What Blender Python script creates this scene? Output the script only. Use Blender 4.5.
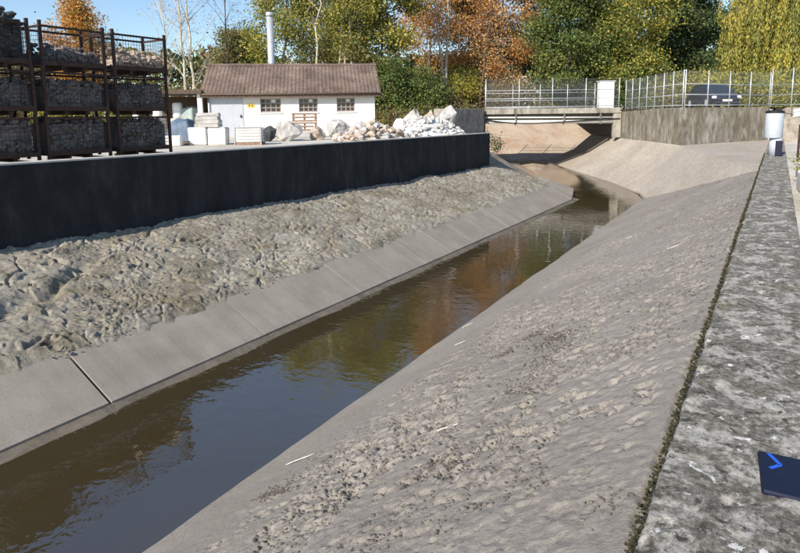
import bpy, bmesh, math, random
import numpy as np
from mathutils import Vector, Matrix

scene = bpy.context.scene
for o in list(bpy.data.objects):
    bpy.data.objects.remove(o)
COL = scene.collection
rng = np.random.default_rng(7)
random.seed(7)
R = math.radians

# ------------------------------------------------------------------ camera
YAW, PITCH, ROLL = R(32.1), R(8.0), R(0.7)
cam_data = bpy.data.cameras.new("camera")
cam = bpy.data.objects.new("camera", cam_data)
COL.objects.link(cam)
fwd = Vector((-math.sin(YAW) * math.cos(PITCH), math.cos(YAW) * math.cos(PITCH), -math.sin(PITCH)))
rgt = Vector((math.cos(YAW), math.sin(YAW), 0))
upv = rgt.cross(fwd)
r2 = rgt * math.cos(ROLL) - upv * math.sin(ROLL)
u2 = upv * math.cos(ROLL) + rgt * math.sin(ROLL)
m = Matrix((r2, u2, -fwd)).transposed().to_4x4()
m.translation = Vector((0, 0, 1.5))
cam.matrix_world = m
cam_data.sensor_width = 36
cam_data.lens = 27
cam_data.shift_y = -76.5 / 800
cam_data.clip_start = 0.05
cam_data.clip_end = 3000
scene.camera = cam

# ------------------------------------------------------------------ light
SUN = Vector((-0.13, -1.55, 1.0)).normalized()
world = bpy.data.worlds.new("World")
scene.world = world
world.use_nodes = True
wn = world.node_tree
sky = wn.nodes.new("ShaderNodeTexSky")
sky.sky_type = 'NISHITA'
sky.sun_disc = False
sky.sun_elevation = math.asin(SUN.z)
sky.sun_rotation = math.atan2(SUN.x, SUN.y)
sky.air_density = 1.0
sky.dust_density = 0.4
sky.ozone_density = 3.0
bg = wn.nodes["Background"]
wn.links.new(sky.outputs[0], bg.inputs[0])
bg.inputs[1].default_value = 0.13
sd = bpy.data.lights.new("sun", 'SUN')
sd.energy = 5.0
sd.angle = R(0.5)
sd.color = (1.0, 0.93, 0.83)
so = bpy.data.objects.new("sun", sd)
COL.objects.link(so)
so.rotation_euler = (-SUN).to_track_quat('-Z', 'Y').to_euler()
so.location = (0, 0, 30)
scene.view_settings.view_transform = 'Standard'
scene.view_settings.look = 'None'
scene.view_settings.gamma = 1
scene.view_settings.exposure = 0.42
scene.view_settings.use_curve_mapping = False
scene.render.engine = 'CYCLES'
scene.cycles.use_denoising = True
scene.cycles.max_bounces = 6
scene.cycles.transparent_max_bounces = 8

# site frame: the bridge axis runs along `lat`, the road beyond along `dep`
RX, RY = math.cos(YAW), math.sin(YAW)
def F(lat, dep, z=0.0):
    return (RX * lat - RY * dep, RY * lat + RX * dep, z)

# ------------------------------------------------------------------ noise
def _hash(ix, iy, seed):
    h = (ix.astype(np.int64) * 374761393 + iy.astype(np.int64) * 668265263 + seed * 974711) & 0xFFFFFFFF
    h = ((h ^ (h >> 13)) * 1274126177) & 0xFFFFFFFF
    h = ((h ^ (h >> 16)) * 2246822519) & 0xFFFFFFFF
    return ((h ^ (h >> 15)) & 0xFFFFFF) / float(0xFFFFFF)
def vnoise(x, y, seed=0):
    ix, iy = np.floor(x), np.floor(y)
    fx, fy = x - ix, y - iy
    fx = fx * fx * fx * (fx * (fx * 6 - 15) + 10)
    fy = fy * fy * fy * (fy * (fy * 6 - 15) + 10)
    a = _hash(ix, iy, seed); b = _hash(ix + 1, iy, seed)
    c = _hash(ix, iy + 1, seed); d = _hash(ix + 1, iy + 1, seed)
    return (a + (b - a) * fx) * (1 - fy) + (c + (d - c) * fx) * fy - 0.5
def fbm(x, y, oct=4, seed=0, gain=0.5):
    t = 0; a = 1.0
    for i in range(oct):
        t = t + a * vnoise(x * 2 ** i + i * 17.3, y * 2 ** i - i * 9.1, seed + i)
        a *= gain
    return t
def cell(x, y, seed=0):
    ix, iy = np.floor(x), np.floor(y)
    f1 = np.full(x.shape, 9.0); f2 = np.full(x.shape, 9.0); idv = np.zeros(x.shape)
    for dx in (-1, 0, 1):
        for dy in (-1, 0, 1):
            cx, cy = ix + dx, iy + dy
            px = cx + _hash(cx, cy, seed); py = cy + _hash(cx, cy, seed + 51)
            d = np.hypot(px - x, py - y)
            v = _hash(cx, cy, seed + 99)
            closer = d < f1
            f2 = np.where(closer, f1, np.minimum(f2, d))
            idv = np.where(closer, v, idv)
            f1 = np.where(closer, d, f1)
    return f1, f2, idv
def sstep(a, b, x):
    t = np.clip((x - a) / (b - a), 0, 1)
    return t * t * (3 - 2 * t)

# ------------------------------------------------------------------ materials
def new_mat(name):
    mt = bpy.data.materials.new(name)
    mt.use_nodes = True
    nt = mt.node_tree
    return mt, nt, nt.nodes["Principled BSDF"]
def N(nt, typ, **kw):
    n = nt.nodes.new(typ)
    for k, v in kw.items():
        if k in n.inputs.keys():
            n.inputs[k].default_value = v
        else:
            setattr(n, k, v)
    return n
def ramp(nt, fac, stops):
    r = nt.nodes.new("ShaderNodeValToRGB")
    el = r.color_ramp.elements
    while len(el) < len(stops):
        el.new(0.5)
    for e, (p, c) in zip(el, stops):
        e.position = p
        e.color = tuple(c) + (1,) if len(c) == 3 else c
    nt.links.new(fac, r.inputs[0])
    return r.outputs[0]
def mixc(nt, fac, a, b, mode='MIX'):
    mx = nt.nodes.new("ShaderNodeMix")
    mx.data_type = 'RGBA'
    mx.blend_type = mode
    for s, v in ((0, fac), (6, a), (7, b)):
        if hasattr(v, 'is_output') or isinstance(v, bpy.types.NodeSocket):
            nt.links.new(v, mx.inputs[s])
        elif s == 0:
            mx.inputs[0].default_value = v
        else:
            mx.inputs[s].default_value = tuple(v) + (1,)
    return mx.outputs[2]
def coords(nt, scale=(1, 1, 1), obj=False):
    if obj:
        src = nt.nodes.new("ShaderNodeTexCoord").outputs["Object"]
    else:
        src = nt.nodes.new("ShaderNodeNewGeometry").outputs["Position"]
    mp = nt.nodes.new("ShaderNodeMapping")
    mp.inputs["Scale"].default_value = scale
    nt.links.new(src, mp.inputs[0])
    return mp.outputs[0]
def noise(nt, vec, scale, detail=5, rough=0.6, dist=0.0):
    n = N(nt, "ShaderNodeTexNoise", Scale=scale, Detail=detail, Roughness=rough, Distortion=dist)
    nt.links.new(vec, n.inputs["Vector"])
    return n.outputs[0]
def bump(nt, bsdf, height, strength=0.4, dist=0.02):
    b = N(nt, "ShaderNodeBump", Strength=strength, Distance=dist)
    nt.links.new(height, b.inputs["Height"])
    nt.links.new(b.outputs[0], bsdf.inputs["Normal"])
def rgh(bsdf, v, spec=0.3):
    bsdf.inputs["Roughness"].default_value = v
    bsdf.inputs["Specular IOR Level"].default_value = spec
def flat_mat(name, col, rough=0.6, metal=0.0, spec=0.3, var=0.25, scale=6.0, bmp=0.0, obj=False):
    mt, nt, b = new_mat(name)
    v = coords(nt, obj=obj)
    n = noise(nt, v, scale)
    lo = tuple(c * (1 - var) for c in col); hi = tuple(min(1, c * (1 + var)) for c in col)
    nt.links.new(ramp(nt, n, [(0.3, lo), (0.7, hi)]), b.inputs["Base Color"])
    b.inputs["Metallic"].default_value = metal
    rgh(b, rough, spec)
    if bmp:
        bump(nt, b, noise(nt, v, scale * 5), bmp, 0.01)
    return mt

def mat_mud(name, a, bcol, c, big=0.7, fine=14, bs=0.5):
    mt, nt, b = new_mat(name)
    v = coords(nt)
    n1 = noise(nt, v, big, 6, 0.65, 0.6)
    n2 = noise(nt, v, fine, 6, 0.7)
    base = ramp(nt, n1, [(0.28, bcol), (0.5, a), (0.72, c)])
    sp = ramp(nt, n2, [(0.3, (0.62, 0.61, 0.6)), (0.5, (1, 1, 1)), (0.75, (1.22, 1.2, 1.16))])
    nt.links.new(mixc(nt, 0.75, base, sp, 'MULTIPLY'), b.inputs["Base Color"])
    rgh(b, 0.9, 0.15)
    bump(nt, b, noise(nt, v, 60, 6, 0.7), bs, 0.012)
    return mt

def mat_leftmud():
    mt, nt, b = new_mat('dried_mud')
    v = coords(nt); vs = coords(nt, (1.0, 0.55, 1.0))
    n1 = noise(nt, vs, 0.8, 7, 0.68, 0.8)
    n2 = noise(nt, v, 13, 8, 0.75)
    n3 = noise(nt, vs, 3.2, 8, 0.7, 1.2)
    n4 = noise(nt, vs, 1.7, 6, 0.65, 0.6)
    c = ramp(nt, n1, [(0.3, (0.21, 0.18, 0.128)), (0.47, (0.30, 0.272, 0.218)), (0.7, (0.39, 0.362, 0.302))])
    c = mixc(nt, ramp(nt, n4, [(0.52, (0, 0, 0)), (0.64, (0.7, 0.7, 0.7))]), c, (0.195, 0.165, 0.105))
    c = mixc(nt, ramp(nt, n3, [(0.33, (0.85, 0.85, 0.85)), (0.42, (0, 0, 0))]), c, (0.085, 0.075, 0.06))
    sp = ramp(nt, n2, [(0.32, (0.5, 0.49, 0.48)), (0.5, (1, 1, 1)), (0.72, (1.28, 1.26, 1.22))])
    nt.links.new(mixc(nt, 0.9, c, sp, 'MULTIPLY'), b.inputs["Base Color"])
    rgh(b, 0.9, 0.15)
    bump(nt, b, noise(nt, v, 45, 8, 0.75), 1.0, 0.02)
    return mt
M = {}
M['mud'] = mat_leftmud()
M['silt'] = mat_mud('silt_on_concrete', (0.285, 0.258, 0.224), (0.24, 0.214, 0.184), (0.33, 0.30, 0.263), 0.5, 22, 0.8)
M['clod'] = mat_mud('mud_clod', (0.15, 0.132, 0.11), (0.10, 0.088, 0.073), (0.22, 0.197, 0.168), 3, 25, 0.5)
M['sandy'] = mat_mud('sandy_apron', (0.39, 0.345, 0.29), (0.33, 0.285, 0.235), (0.45, 0.40, 0.34), 0.35, 6, 0.2)
M['farbank'] = mat_mud('far_bank_silt', (0.40, 0.32, 0.245), (0.33, 0.22, 0.15), (0.45, 0.37, 0.29), 0.5, 6, 0.3)
M['yard'] = mat_mud('yard_stone_dust', (0.52, 0.49, 0.43), (0.40, 0.36, 0.29), (0.62, 0.59, 0.53), 0.4, 8, 0.4)
M['grass'] = mat_mud('rough_grass', (0.075, 0.085, 0.03), (0.05, 0.045, 0.02), (0.13, 0.12, 0.05), 0.5, 10, 0.8)
M['road'] = mat_mud('road_asphalt', (0.12, 0.115, 0.105), (0.09, 0.088, 0.08), (0.15, 0.145, 0.135), 0.7, 30, 0.3)

def mat_kerb():
    mt, nt, b = new_mat('lining_concrete')
    v = coords(nt)
    vs = coords(nt, (0.35, 6.0, 0.35))
    n1 = noise(nt, v, 1.4, 5, 0.6)
    n2 = noise(nt, vs, 1.0, 5, 0.6, 0.3)
    n3 = noise(nt, v, 35, 5, 0.65)
    base = ramp(nt, n1, [(0.3, (0.255, 0.225, 0.187)), (0.7, (0.335, 0.3, 0.254))])
    st = ramp(nt, n2, [(0.32, (0.74, 0.74, 0.74)), (0.55, (1.02, 1.01, 1)), (0.75, (1.1, 1.09, 1.07))])
    fi = ramp(nt, n3, [(0.3, (0.86, 0.86, 0.86)), (0.7, (1.08, 1.07, 1.06))])
    nt.links.new(mixc(nt, 1.0, mixc(nt, 0.4, base, st, 'MULTIPLY'), fi, 'MULTIPLY'), b.inputs["Base Color"])
    rgh(b, 0.85, 0.2)
    bump(nt, b, n3, 0.25, 0.006)
    return mt
M['kerb'] = mat_kerb()
M['toe'] = mat_mud('wet_toe', (0.15, 0.13, 0.1), (0.1, 0.085, 0.06), (0.19, 0.165, 0.13), 2, 14, 0.3)
M['toe'].node_tree.nodes["Principled BSDF"].inputs["Roughness"].default_value = 0.45

def mat_water():
    mt, nt, b = new_mat('murky_water')
    v = coords(nt)
    n1 = noise(nt, v, 0.35, 3, 0.5)
    nt.links.new(ramp(nt, n1, [(0.3, (0.042, 0.032, 0.014)), (0.7, (0.052, 0.039, 0.018))]), b.inputs["Base Color"])
    b.inputs["Roughness"].default_value = 0.03
    b.inputs["IOR"].default_value = 1.9
    b.inputs["Specular IOR Level"].default_value = 1.0
    # ripples: larger lazy waves in patches plus fine chop
    patch = noise(nt, v, 0.45, 3, 0.5)
    pm = ramp(nt, patch, [(0.38, (0.3, 0.3, 0.3)), (0.62, (1, 1, 1))])
    w1 = noise(nt, coords(nt, (1.0, 1.5, 1)), 3.2, 2, 0.5, 0.4)
    w2 = noise(nt, v, 9.0, 2, 0.5, 0.2)
    mx = N(nt, "ShaderNodeMath", operation='MULTIPLY_ADD')
    nt.links.new(w2, mx.inputs[0]); mx.inputs[1].default_value = 0.4
    nt.links.new(w1, mx.inputs[2])
    ml = N(nt, "ShaderNodeMath", operation='MULTIPLY')
    nt.links.new(mx.outputs[0], ml.inputs[0]); nt.links.new(pm, ml.inputs[1])
    bump(nt, b, ml.outputs[0], 0.085, 0.06)
    return mt
M['water'] = mat_water()

def mat_coping():
    mt, nt, b = new_mat('lichen_concrete')
    v = coords(nt)
    n1 = noise(nt, v, 4.5, 12, 0.78, 0.4)
    n2 = noise(nt, v, 30, 8, 0.78)
    n3 = noise(nt, v, 7.0, 8, 0.72, 0.5)
    n4 = noise(nt, v, 1.3, 5, 0.6)
    n5 = noise(nt, v, 13.0, 10, 0.8, 0.2)
    base = ramp(nt, n2, [(0.34, (0.05, 0.045, 0.035)), (0.5, (0.16, 0.147, 0.122)), (0.66, (0.34, 0.318, 0.272))])
    pale = ramp(nt, n1, [(0.49, (0, 0, 0)), (0.56, (0.85, 0.85, 0.85))])
    c = mixc(nt, pale, base, ramp(nt, n2, [(0.32, (0.28, 0.262, 0.225)), (0.6, (0.52, 0.495, 0.44))]))
    dk = ramp(nt, n5, [(0.40, (1, 1, 1)), (0.47, (0, 0, 0))])
    c = mixc(nt, dk, c, (0.06, 0.055, 0.045))
    lich = ramp(nt, n3, [(0.61, (0, 0, 0)), (0.63, (1, 1, 1))])
    c = mixc(nt, lich, c, (0.68, 0.66, 0.62))
    yel = ramp(nt, n4, [(0.58, (0, 0, 0)), (0.7, (0.45, 0.45, 0.45))])
    c = mixc(nt, yel, c, (0.17, 0.15, 0.075))
    nt.links.new(c, b.inputs["Base Color"])
    rgh(b, 0.92, 0.15)
    bump(nt, b, n2, 0.8, 0.012)
    return mt
M['coping'] = mat_coping()

def mat_streaked(name, a, d, pale, sc=1.0, moss=(0.07, 0.06, 0.03)):
    mt, nt, b = new_mat(name)
    vs = coords(nt, (2.6 * sc, 2.6 * sc, 0.75 * sc))
    v = coords(nt)
    n1 = noise(nt, vs, 1.0, 9, 0.68, 1.1)
    n2 = noise(nt, v, 2.0, 6, 0.65)
    n3 = noise(nt, coords(nt, (1.5 * sc, 1.5 * sc, 0.5 * sc)), 1.0, 7, 0.65, 0.8)
    c = ramp(nt, n1, [(0.3, d), (0.5, a), (0.68, pale)])
    c = mixc(nt, ramp(nt, n3, [(0.45, (0, 0, 0)), (0.62, (0.7, 0.7, 0.7))]), c, moss)
    sp = ramp(nt, n2, [(0.3, (0.75, 0.75, 0.75)), (0.7, (1.15, 1.15, 1.15))])
    nt.links.new(mixc(nt, 0.8, c, sp, 'MULTIPLY'), b.inputs["Base Color"])
    rgh(b, 0.9, 0.15)
    bump(nt, b, noise(nt, v, 18, 6, 0.7), 0.4, 0.015)
    return mt
M['stained'] = mat_streaked('stained_concrete', (0.27, 0.245, 0.2), (0.11, 0.097, 0.078), (0.46, 0.43, 0.365), 1.3, (0.135, 0.105, 0.06))
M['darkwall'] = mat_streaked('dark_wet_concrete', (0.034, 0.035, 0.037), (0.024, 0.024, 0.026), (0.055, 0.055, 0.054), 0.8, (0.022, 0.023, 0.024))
M['walltop'] = flat_mat('pale_wall_top', (0.46, 0.44, 0.4), 0.9, var=0.25, scale=3)
M['rough_conc'] = mat_mud('rough_old_concrete', (0.30, 0.265, 0.225), (0.17, 0.145, 0.12), (0.42, 0.385, 0.335), 2.2, 9, 1.0)
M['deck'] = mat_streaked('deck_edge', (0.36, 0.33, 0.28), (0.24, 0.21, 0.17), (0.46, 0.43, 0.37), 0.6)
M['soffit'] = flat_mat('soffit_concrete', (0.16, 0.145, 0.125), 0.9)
M['galv'] = flat_mat('galvanised_steel', (0.62, 0.64, 0.66), 0.42, 0.35, 0.5, 0.12, 9)
M['wire'] = flat_mat('mesh_wire', (0.22, 0.24, 0.25), 0.6, 0.2, 0.3, 0.1)
M['rust'] = flat_mat('rusty_steel', (0.048, 0.028, 0.022), 0.8, 0.1, 0.3, 0.45, 14, 0.3)
M['stone_white'] = flat_mat('pale_cobble', (0.64, 0.62, 0.585), 0.85, var=0.22, scale=2.2, bmp=0.3)
M['stone_grey'] = flat_mat('grey_stone', (0.42, 0.40, 0.375), 0.85, var=0.3, scale=2.0, bmp=0.4)
M['stone_brown'] = flat_mat('brown_rubble', (0.44, 0.36, 0.29), 0.88, var=0.35, scale=2.5, bmp=0.4)
M['stone_fill'] = flat_mat('crate_stone', (0.15, 0.14, 0.135), 0.85, var=0.5, scale=3.0, bmp=0.4)
M['stone_dark'] = flat_mat('dark_slab_stone', (0.055, 0.06, 0.06), 0.8, var=0.4, scale=4.0, bmp=0.4)
M['render'] = flat_mat('white_render', (0.72, 0.70, 0.665), 0.85, var=0.06, scale=0.8, bmp=0.1)
M['white'] = flat_mat('white_paint', (0.78, 0.78, 0.77), 0.4, var=0.04, scale=3, spec=0.5)
M['postpaint'] = flat_mat('blue_grey_paint', (0.42, 0.46, 0.50), 0.5, var=0.08, scale=4)
M['doorgrey'] = flat_mat('pale_grey_door', (0.45, 0.47, 0.50), 0.5, var=0.05, scale=2)
M['wood'] = flat_mat('dark_timber', (0.10, 0.07, 0.05), 0.8, var=0.35, scale=8)
M['frame'] = flat_mat('brown_window_frame', (0.30, 0.25, 0.22), 0.6, var=0.2, scale=8)
M['yellow'] = flat_mat('yellow_plate', (0.75, 0.52, 0.05), 0.5, var=0.08)
M['flue'] = flat_mat('steel_flue', (0.60, 0.62, 0.64), 0.38, 0.5, 0.5, 0.08, 2)
M['black'] = flat_mat('black_rubber', (0.015, 0.015, 0.016), 0.6, var=0.2)
M['navy'] = flat_mat('navy_plastic_and_shade', (0.006, 0.009, 0.026), 0.5, var=0.25, scale=25, spec=0.3)
M['bluemark'] = flat_mat('bright_blue_mark', (0.02, 0.10, 0.55), 0.5, var=0.05)
M['bluecloth'] = flat_mat('blue_tarp', (0.10, 0.14, 0.2), 0.6, var=0.3)
M['carpaint'] = flat_mat('dark_blue_car_paint', (0.012, 0.018, 0.04), 0.22, 0.2, 0.6, 0.05)
M['carpaint'].node_tree.nodes["Principled BSDF"].inputs["Coat Weight"].default_value = 0.6
M['pipe_pale'] = flat_mat('pale_pipe', (0.62, 0.6, 0.55), 0.55, var=0.1)
M['twig'] = flat_mat('driftwood', (0.5, 0.47, 0.42), 0.8, var=0.15, scale=20)
M['pallet'] = flat_mat('weathered_pallet_wood', (0.26, 0.17, 0.12), 0.85, var=0.3, scale=10)

def mat_glass(name, col):
    mt, nt, b = new_mat(name)
    nt.links.new(ramp(nt, noise(nt, coords(nt), 1.5), [(0.3, tuple(c * .7 for c in col)), (0.7, col)]), b.inputs["Base Color"])
    rgh(b, 0.06, 0.6)
    return mt
M['pane'] = mat_glass('dark_pane', (0.03, 0.03, 0.033))
M['carglass'] = mat_glass('car_glass', (0.02, 0.03, 0.045))

def mat_tiles():
    mt, nt, b = new_mat('old_clay_tiles')
    v = coords(nt)
    n1 = noise(nt, v, 1.0, 5, 0.6)
    n2 = noise(nt, v, 7.0, 4, 0.7)
    c = ramp(nt, n1, [(0.3, (0.10, 0.075, 0.062)), (0.55, (0.165, 0.122, 0.102)), (0.75, (0.23, 0.18, 0.15))])
    sp = ramp(nt, n2, [(0.3, (0.6, 0.6, 0.6)), (0.7, (1.3, 1.28, 1.25))])
    nt.links.new(mixc(nt, 0.85, c, sp, 'MULTIPLY'), b.inputs["Base Color"])
    rgh(b, 0.85, 0.2)
    return mt
M['tiles'] = mat_tiles()

def mat_leaf(name, trans=0.35):
    mt, nt, b = new_mat(name)
    at = N(nt, "ShaderNodeAttribute", attribute_name="tint")
    nt.links.new(at.outputs["Color"], b.inputs["Base Color"])
    rgh(b, 0.6, 0.25)
    tr = nt.nodes.new("ShaderNodeBsdfTranslucent")
    nt.links.new(at.outputs["Color"], tr.inputs[0])
    mx = nt.nodes.new("ShaderNodeMixShader")
    mx.inputs[0].default_value = trans
    nt.links.new(b.outputs[0], mx.inputs[1]); nt.links.new(tr.outputs[0], mx.inputs[2])
    nt.links.new(mx.outputs[0], nt.nodes["Material Output"].inputs[0])
    return mt
M['leaf'] = mat_leaf('foliage')
def bark(name, col):
    return flat_mat(name, col, 0.9, var=0.35, scale=5, bmp=0.4)
M['bark'] = bark('brown_bark', (0.13, 0.10, 0.07))
M['bark_pale'] = bark('pale_bark', (0.46, 0.41, 0.33))
M['bark_dark'] = bark('dark_bark', (0.06, 0.048, 0.038))

# ------------------------------------------------------------------ object helpers
def tag(o, label=None, cat=None, group=None, kind=None):
    if label: o["label"] = label
    if cat: o["category"] = cat
    if group: o["group"] = group
    if kind: o["kind"] = kind
    return o
def empty(name, loc, rz=0.0):
    o = bpy.data.objects.new(name, None)
    o.empty_display_size = 0.2
    COL.objects.link(o)
    o.location = loc
    o.rotation_euler = (0, 0, rz)
    return o
def link(name, mesh, mat, parent=None, smooth=False):
    o = bpy.data.objects.new(name, mesh)
    COL.objects.link(o)
    if mat is not None and not mesh.materials:
        mesh.materials.append(mat)
    if parent is not None:
        o.parent = parent
    if smooth:
        mesh.polygons.foreach_set("use_smooth", [True] * len(mesh.polygons))
    return o
def np_mesh(name, verts, quads):
    me = bpy.data.meshes.new(name)
    nv, nf, k = len(verts), len(quads), quads.shape[1]
    me.vertices.add(nv)
    me.vertices.foreach_set("co", np.asarray(verts, np.float32).ravel())
    me.loops.add(nf * k)
    me.loops.foreach_set("vertex_index", np.asarray(quads, np.int32).ravel())
    me.polygons.add(nf)
    me.polygons.foreach_set("loop_start", np.arange(0, nf * k, k, dtype=np.int32))
    me.polygons.foreach_set("loop_total", np.full(nf, k, np.int32))
    me.update(calc_edges=True)
    return me
def grid_mesh(name, X, Y, Z):
    nr, nc = X.shape
    v = np.stack([X, Y, Z], -1).reshape(-1, 3)
    i = np.arange(nr * nc).reshape(nr, nc)
    q = np.stack([i[:-1, :-1], i[:-1, 1:], i[1:, 1:], i[1:, :-1]], -1).reshape(-1, 4)
    return np_mesh(name, v, q)

class MB:
    def __init__(s):
        s.v = []; s.f = []
    def add(s, vs, fs):
        k = len(s.v)
        s.v += [tuple(p) for p in vs]
        s.f += [tuple(i + k for i in f) for f in fs]
        return s
    def box(s, a, b, rot=None, at=(0, 0, 0)):
        x0, y0, z0 = a; x1, y1, z1 = b
        vs = [(x0, y0, z0), (x1, y0, z0), (x1, y1, z0), (x0, y1, z0), (x0, y0, z1), (x1, y0, z1), (x1, y1, z1), (x0, y1, z1)]
        if rot is not None:
            vs = [tuple(rot @ Vector(p) + Vector(at)) for p in vs]
        return s.add(vs, [(0, 3, 2, 1), (4, 5, 6, 7), (0, 1, 5, 4), (1, 2, 6, 5), (2, 3, 7, 6), (3, 0, 4, 7)])
    def tube(s, pts, rad, n=6, cap=True):
        pts = [Vector(p) for p in pts]
        if not hasattr(rad, '__len__'):
            rad = [rad] * len(pts)
        k = len(s.v)
        for i, p in enumerate(pts):
            d = (pts[min(i + 1, len(pts) - 1)] - pts[max(i - 1, 0)])
            d = d.normalized() if d.length > 1e-9 else Vector((0, 0, 1))
            a = d.cross(Vector((0, 0, 1)) if abs(d.z) < 0.9 else Vector((1, 0, 0))).normalized()
            b = d.cross(a)
            for j in range(n):
                t = 2 * math.pi * j / n
                s.v.append(tuple(p + (a * math.cos(t) + b * math.sin(t)) * rad[i]))
        for i in range(len(pts) - 1):
            for j in range(n):
                s.f.append((k + i * n + j, k + i * n + (j + 1) % n, k + (i + 1) * n + (j + 1) % n, k + (i + 1) * n + j))
        if cap:
            s.f.append(tuple(k + j for j in range(n)))
            s.f.append(tuple(k + (len(pts) - 1) * n + (n - 1 - j) for j in range(n)))
        return s
    def lathe(s, prof, c, n=20):
        k = len(s.v)
        for r, z in prof:
            for j in range(n):
                t = 2 * math.pi * j / n
                s.v.append((c[0] + r * math.cos(t), c[1] + r * math.sin(t), c[2] + z))
        for i in range(len(prof) - 1):
            for j in range(n):
                s.f.append((k + i * n + j, k + i * n + (j + 1) % n, k + (i + 1) * n + (j + 1) % n, k + (i + 1) * n + j))
        s.f.append(tuple(k + n - 1 - j for j in range(n)))
        s.f.append(tuple(k + (len(prof) - 1) * n + j for j in range(n)))
        return s
    def build(s, name, mat, parent=None, smooth=False, bevel=0.0):
        me = bpy.data.meshes.new(name)
        me.from_pydata(s.v, [], s.f)
        bm = bmesh.new(); bm.from_mesh(me)
        bmesh.ops.recalc_face_normals(bm, faces=bm.faces)
        if bevel:
            bmesh.ops.bevel(bm, geom=list(bm.edges), offset=bevel, segments=1, affect='EDGES')
        bm.to_mesh(me); bm.free()
        return link(name, me, mat, parent, smooth)
def sheet(name, pts, mat, kind=None):
    me = bpy.data.meshes.new(name)
    me.from_pydata(pts, [], [tuple(range(len(pts)))])
    bm = bmesh.new(); bm.from_mesh(me)
    bmesh.ops.triangulate(bm, faces=bm.faces)
    bm.normal_update()
    for f in bm.faces:
        if f.normal.z < 0: f.normal_flip()
    bm.to_mesh(me); bm.free()
    o = link(name, me, mat)
    if kind: o["kind"] = kind
    return o

# ================================================================== SETTING
def LWx(y): return -6.97 - 0.007 * y          # left water edge
def KTx(y): return LWx(y) - 0.90 - 0.004 * y  # top of the lined kerb
def RWx(y): return -4.42 - 0.0145 * (y - 2.8) # right water edge
WZ = -2.2
WALLX = -11.4
def wallbase(y): return -0.82 - 0.0085 * (y - 5)
def walltop(y): return 0.736 - 0.0043 * (y - 5)
WEND = 26.15

# water
water = sheet('water', [(-70, -30, WZ), (-2.6, -30, WZ), (-2.6, 70, WZ), (-70, 70, WZ)], M['water'], 'structure')

# --- left bank mud
def rows(y0, y1, k, lo):
    ys = [y0]
    while ys[-1] < y1:
        ys.append(ys[-1] + max(lo, k * max(ys[-1], 0) + 0.0))
    ys[-1] = y1
    return np.array(ys)
def left_mud():
    ys = rows(-3.0, 26.5, 0.003, 0.017)
    s = np.linspace(0, 1, 235)
    Y, S = np.meshgrid(ys, s, indexing='ij')
    ktx = KTx(Y) + 0.10
    ylim = 26.45 - 0.3 * S                       # the bank ends on the bend line
    Y = np.minimum(Y, ylim + 0.02)
    X = ktx + (WALLX - 0.05 - ktx) * S
    # the bank ends on the bend line at its far end
    xk = KTx(Y) - 0.10
    zk = WZ + 0.4978 * (LWx(Y) - xk)
    Zp = np.where(X > xk, WZ + 0.4978 * (LWx(Y) - X), zk + (wallbase(Y) - zk) * (xk - X) / (xk - WALLX))
    wx = X + 0.30 * fbm(X * 1.7, Y * 1.7, 4, 3)
    wy = Y + 0.40 * fbm(X * 1.7 + 40, Y * 1.7, 4, 5)
    h = 0.11 * fbm(X * 0.9, Y * 0.55, 4, 11) + 0.025 * fbm(X * 2.6, Y * 2.0, 5, 13, 0.6)
    # slumped ledges: a warped field cut into steps with steep fronts
    def ledge(f, k, sharp):
        q = f * k; fl = np.floor(q); fr = q - fl
        return (fl + sstep(0.5 - sharp, 0.5 + sharp, fr)) / k
    t1 = fbm(wx * 0.75, wy * 0.5, 5, 17, 0.52)
    h += 0.22 * (ledge(t1, 6.0, 0.05) - t1 * 0.85)
    t2 = fbm(wx * 2.3 + 5, wy * 1.7, 5, 19, 0.55)
    act2 = sstep(-0.10, 0.14, fbm(X * 0.8 + 7, Y * 0.7, 3, 43))
    h += act2 * 0.10 * (ledge(t2, 4.5, 0.08) - t2 * 0.9)
    f1, f2, idv = cell(wx * 1.3, wy * 0.9, 21)
    h -= 0.07 * (1 - sstep(0.0, 0.05, f2 - f1)) * sstep(0.02, 0.2, fbm(X * 0.9, Y * 0.9, 3, 23) + 0.05)
    # pits and crumbs
    p1, p2, pid = cell(wx * 5.5, wy * 4.2, 47)
    h -= 0.06 * sstep(0.87, 0.95, pid) * sstep(0.42, 0.2, p1)
    c1, c2, cid = cell(wx * 11, wy * 10, 51)
    act3 = sstep(-0.05, 0.2, fbm(X * 1.1 + 3, Y * 0.9 + 5, 3, 57))
    h += act3 * 0.07 * np.maximum(0, cid - 0.4) * sstep(0.6, 0.25, c1)
    h += 0.016 * fbm(X * 8, Y * 8, 4, 61, 0.65)
    # a slumped gully near the first open joint
    gx = -9.6 + 0.5 * fbm(Y * 0.8, Y * 0 + 3, 3, 71)
    h -= 0.14 * np.exp(-((X + 0.55 * (Y - 4.6) - gx) / 0.16) ** 2) * sstep(3.6, 4.2, Y) * sstep(6.6, 5.6, Y)
    edge = 0.20 * fbm(X * 0 + 2, Y * 1.6, 4, 81) + 0.10 * fbm(X * 3, Y * 5.0, 3, 83)
    dist = (ktx - X) + edge * 0.7
    h = (h + 0.085) * sstep(0.02, 0.5, dist) - 0.03 * sstep(0.16, 0.0, dist) + 0.0
    return link('left_bank', grid_mesh('left_bank', X, Y, Zp + h), M['mud'])
lb = left_mud(); lb["kind"] = 'structure'
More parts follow.
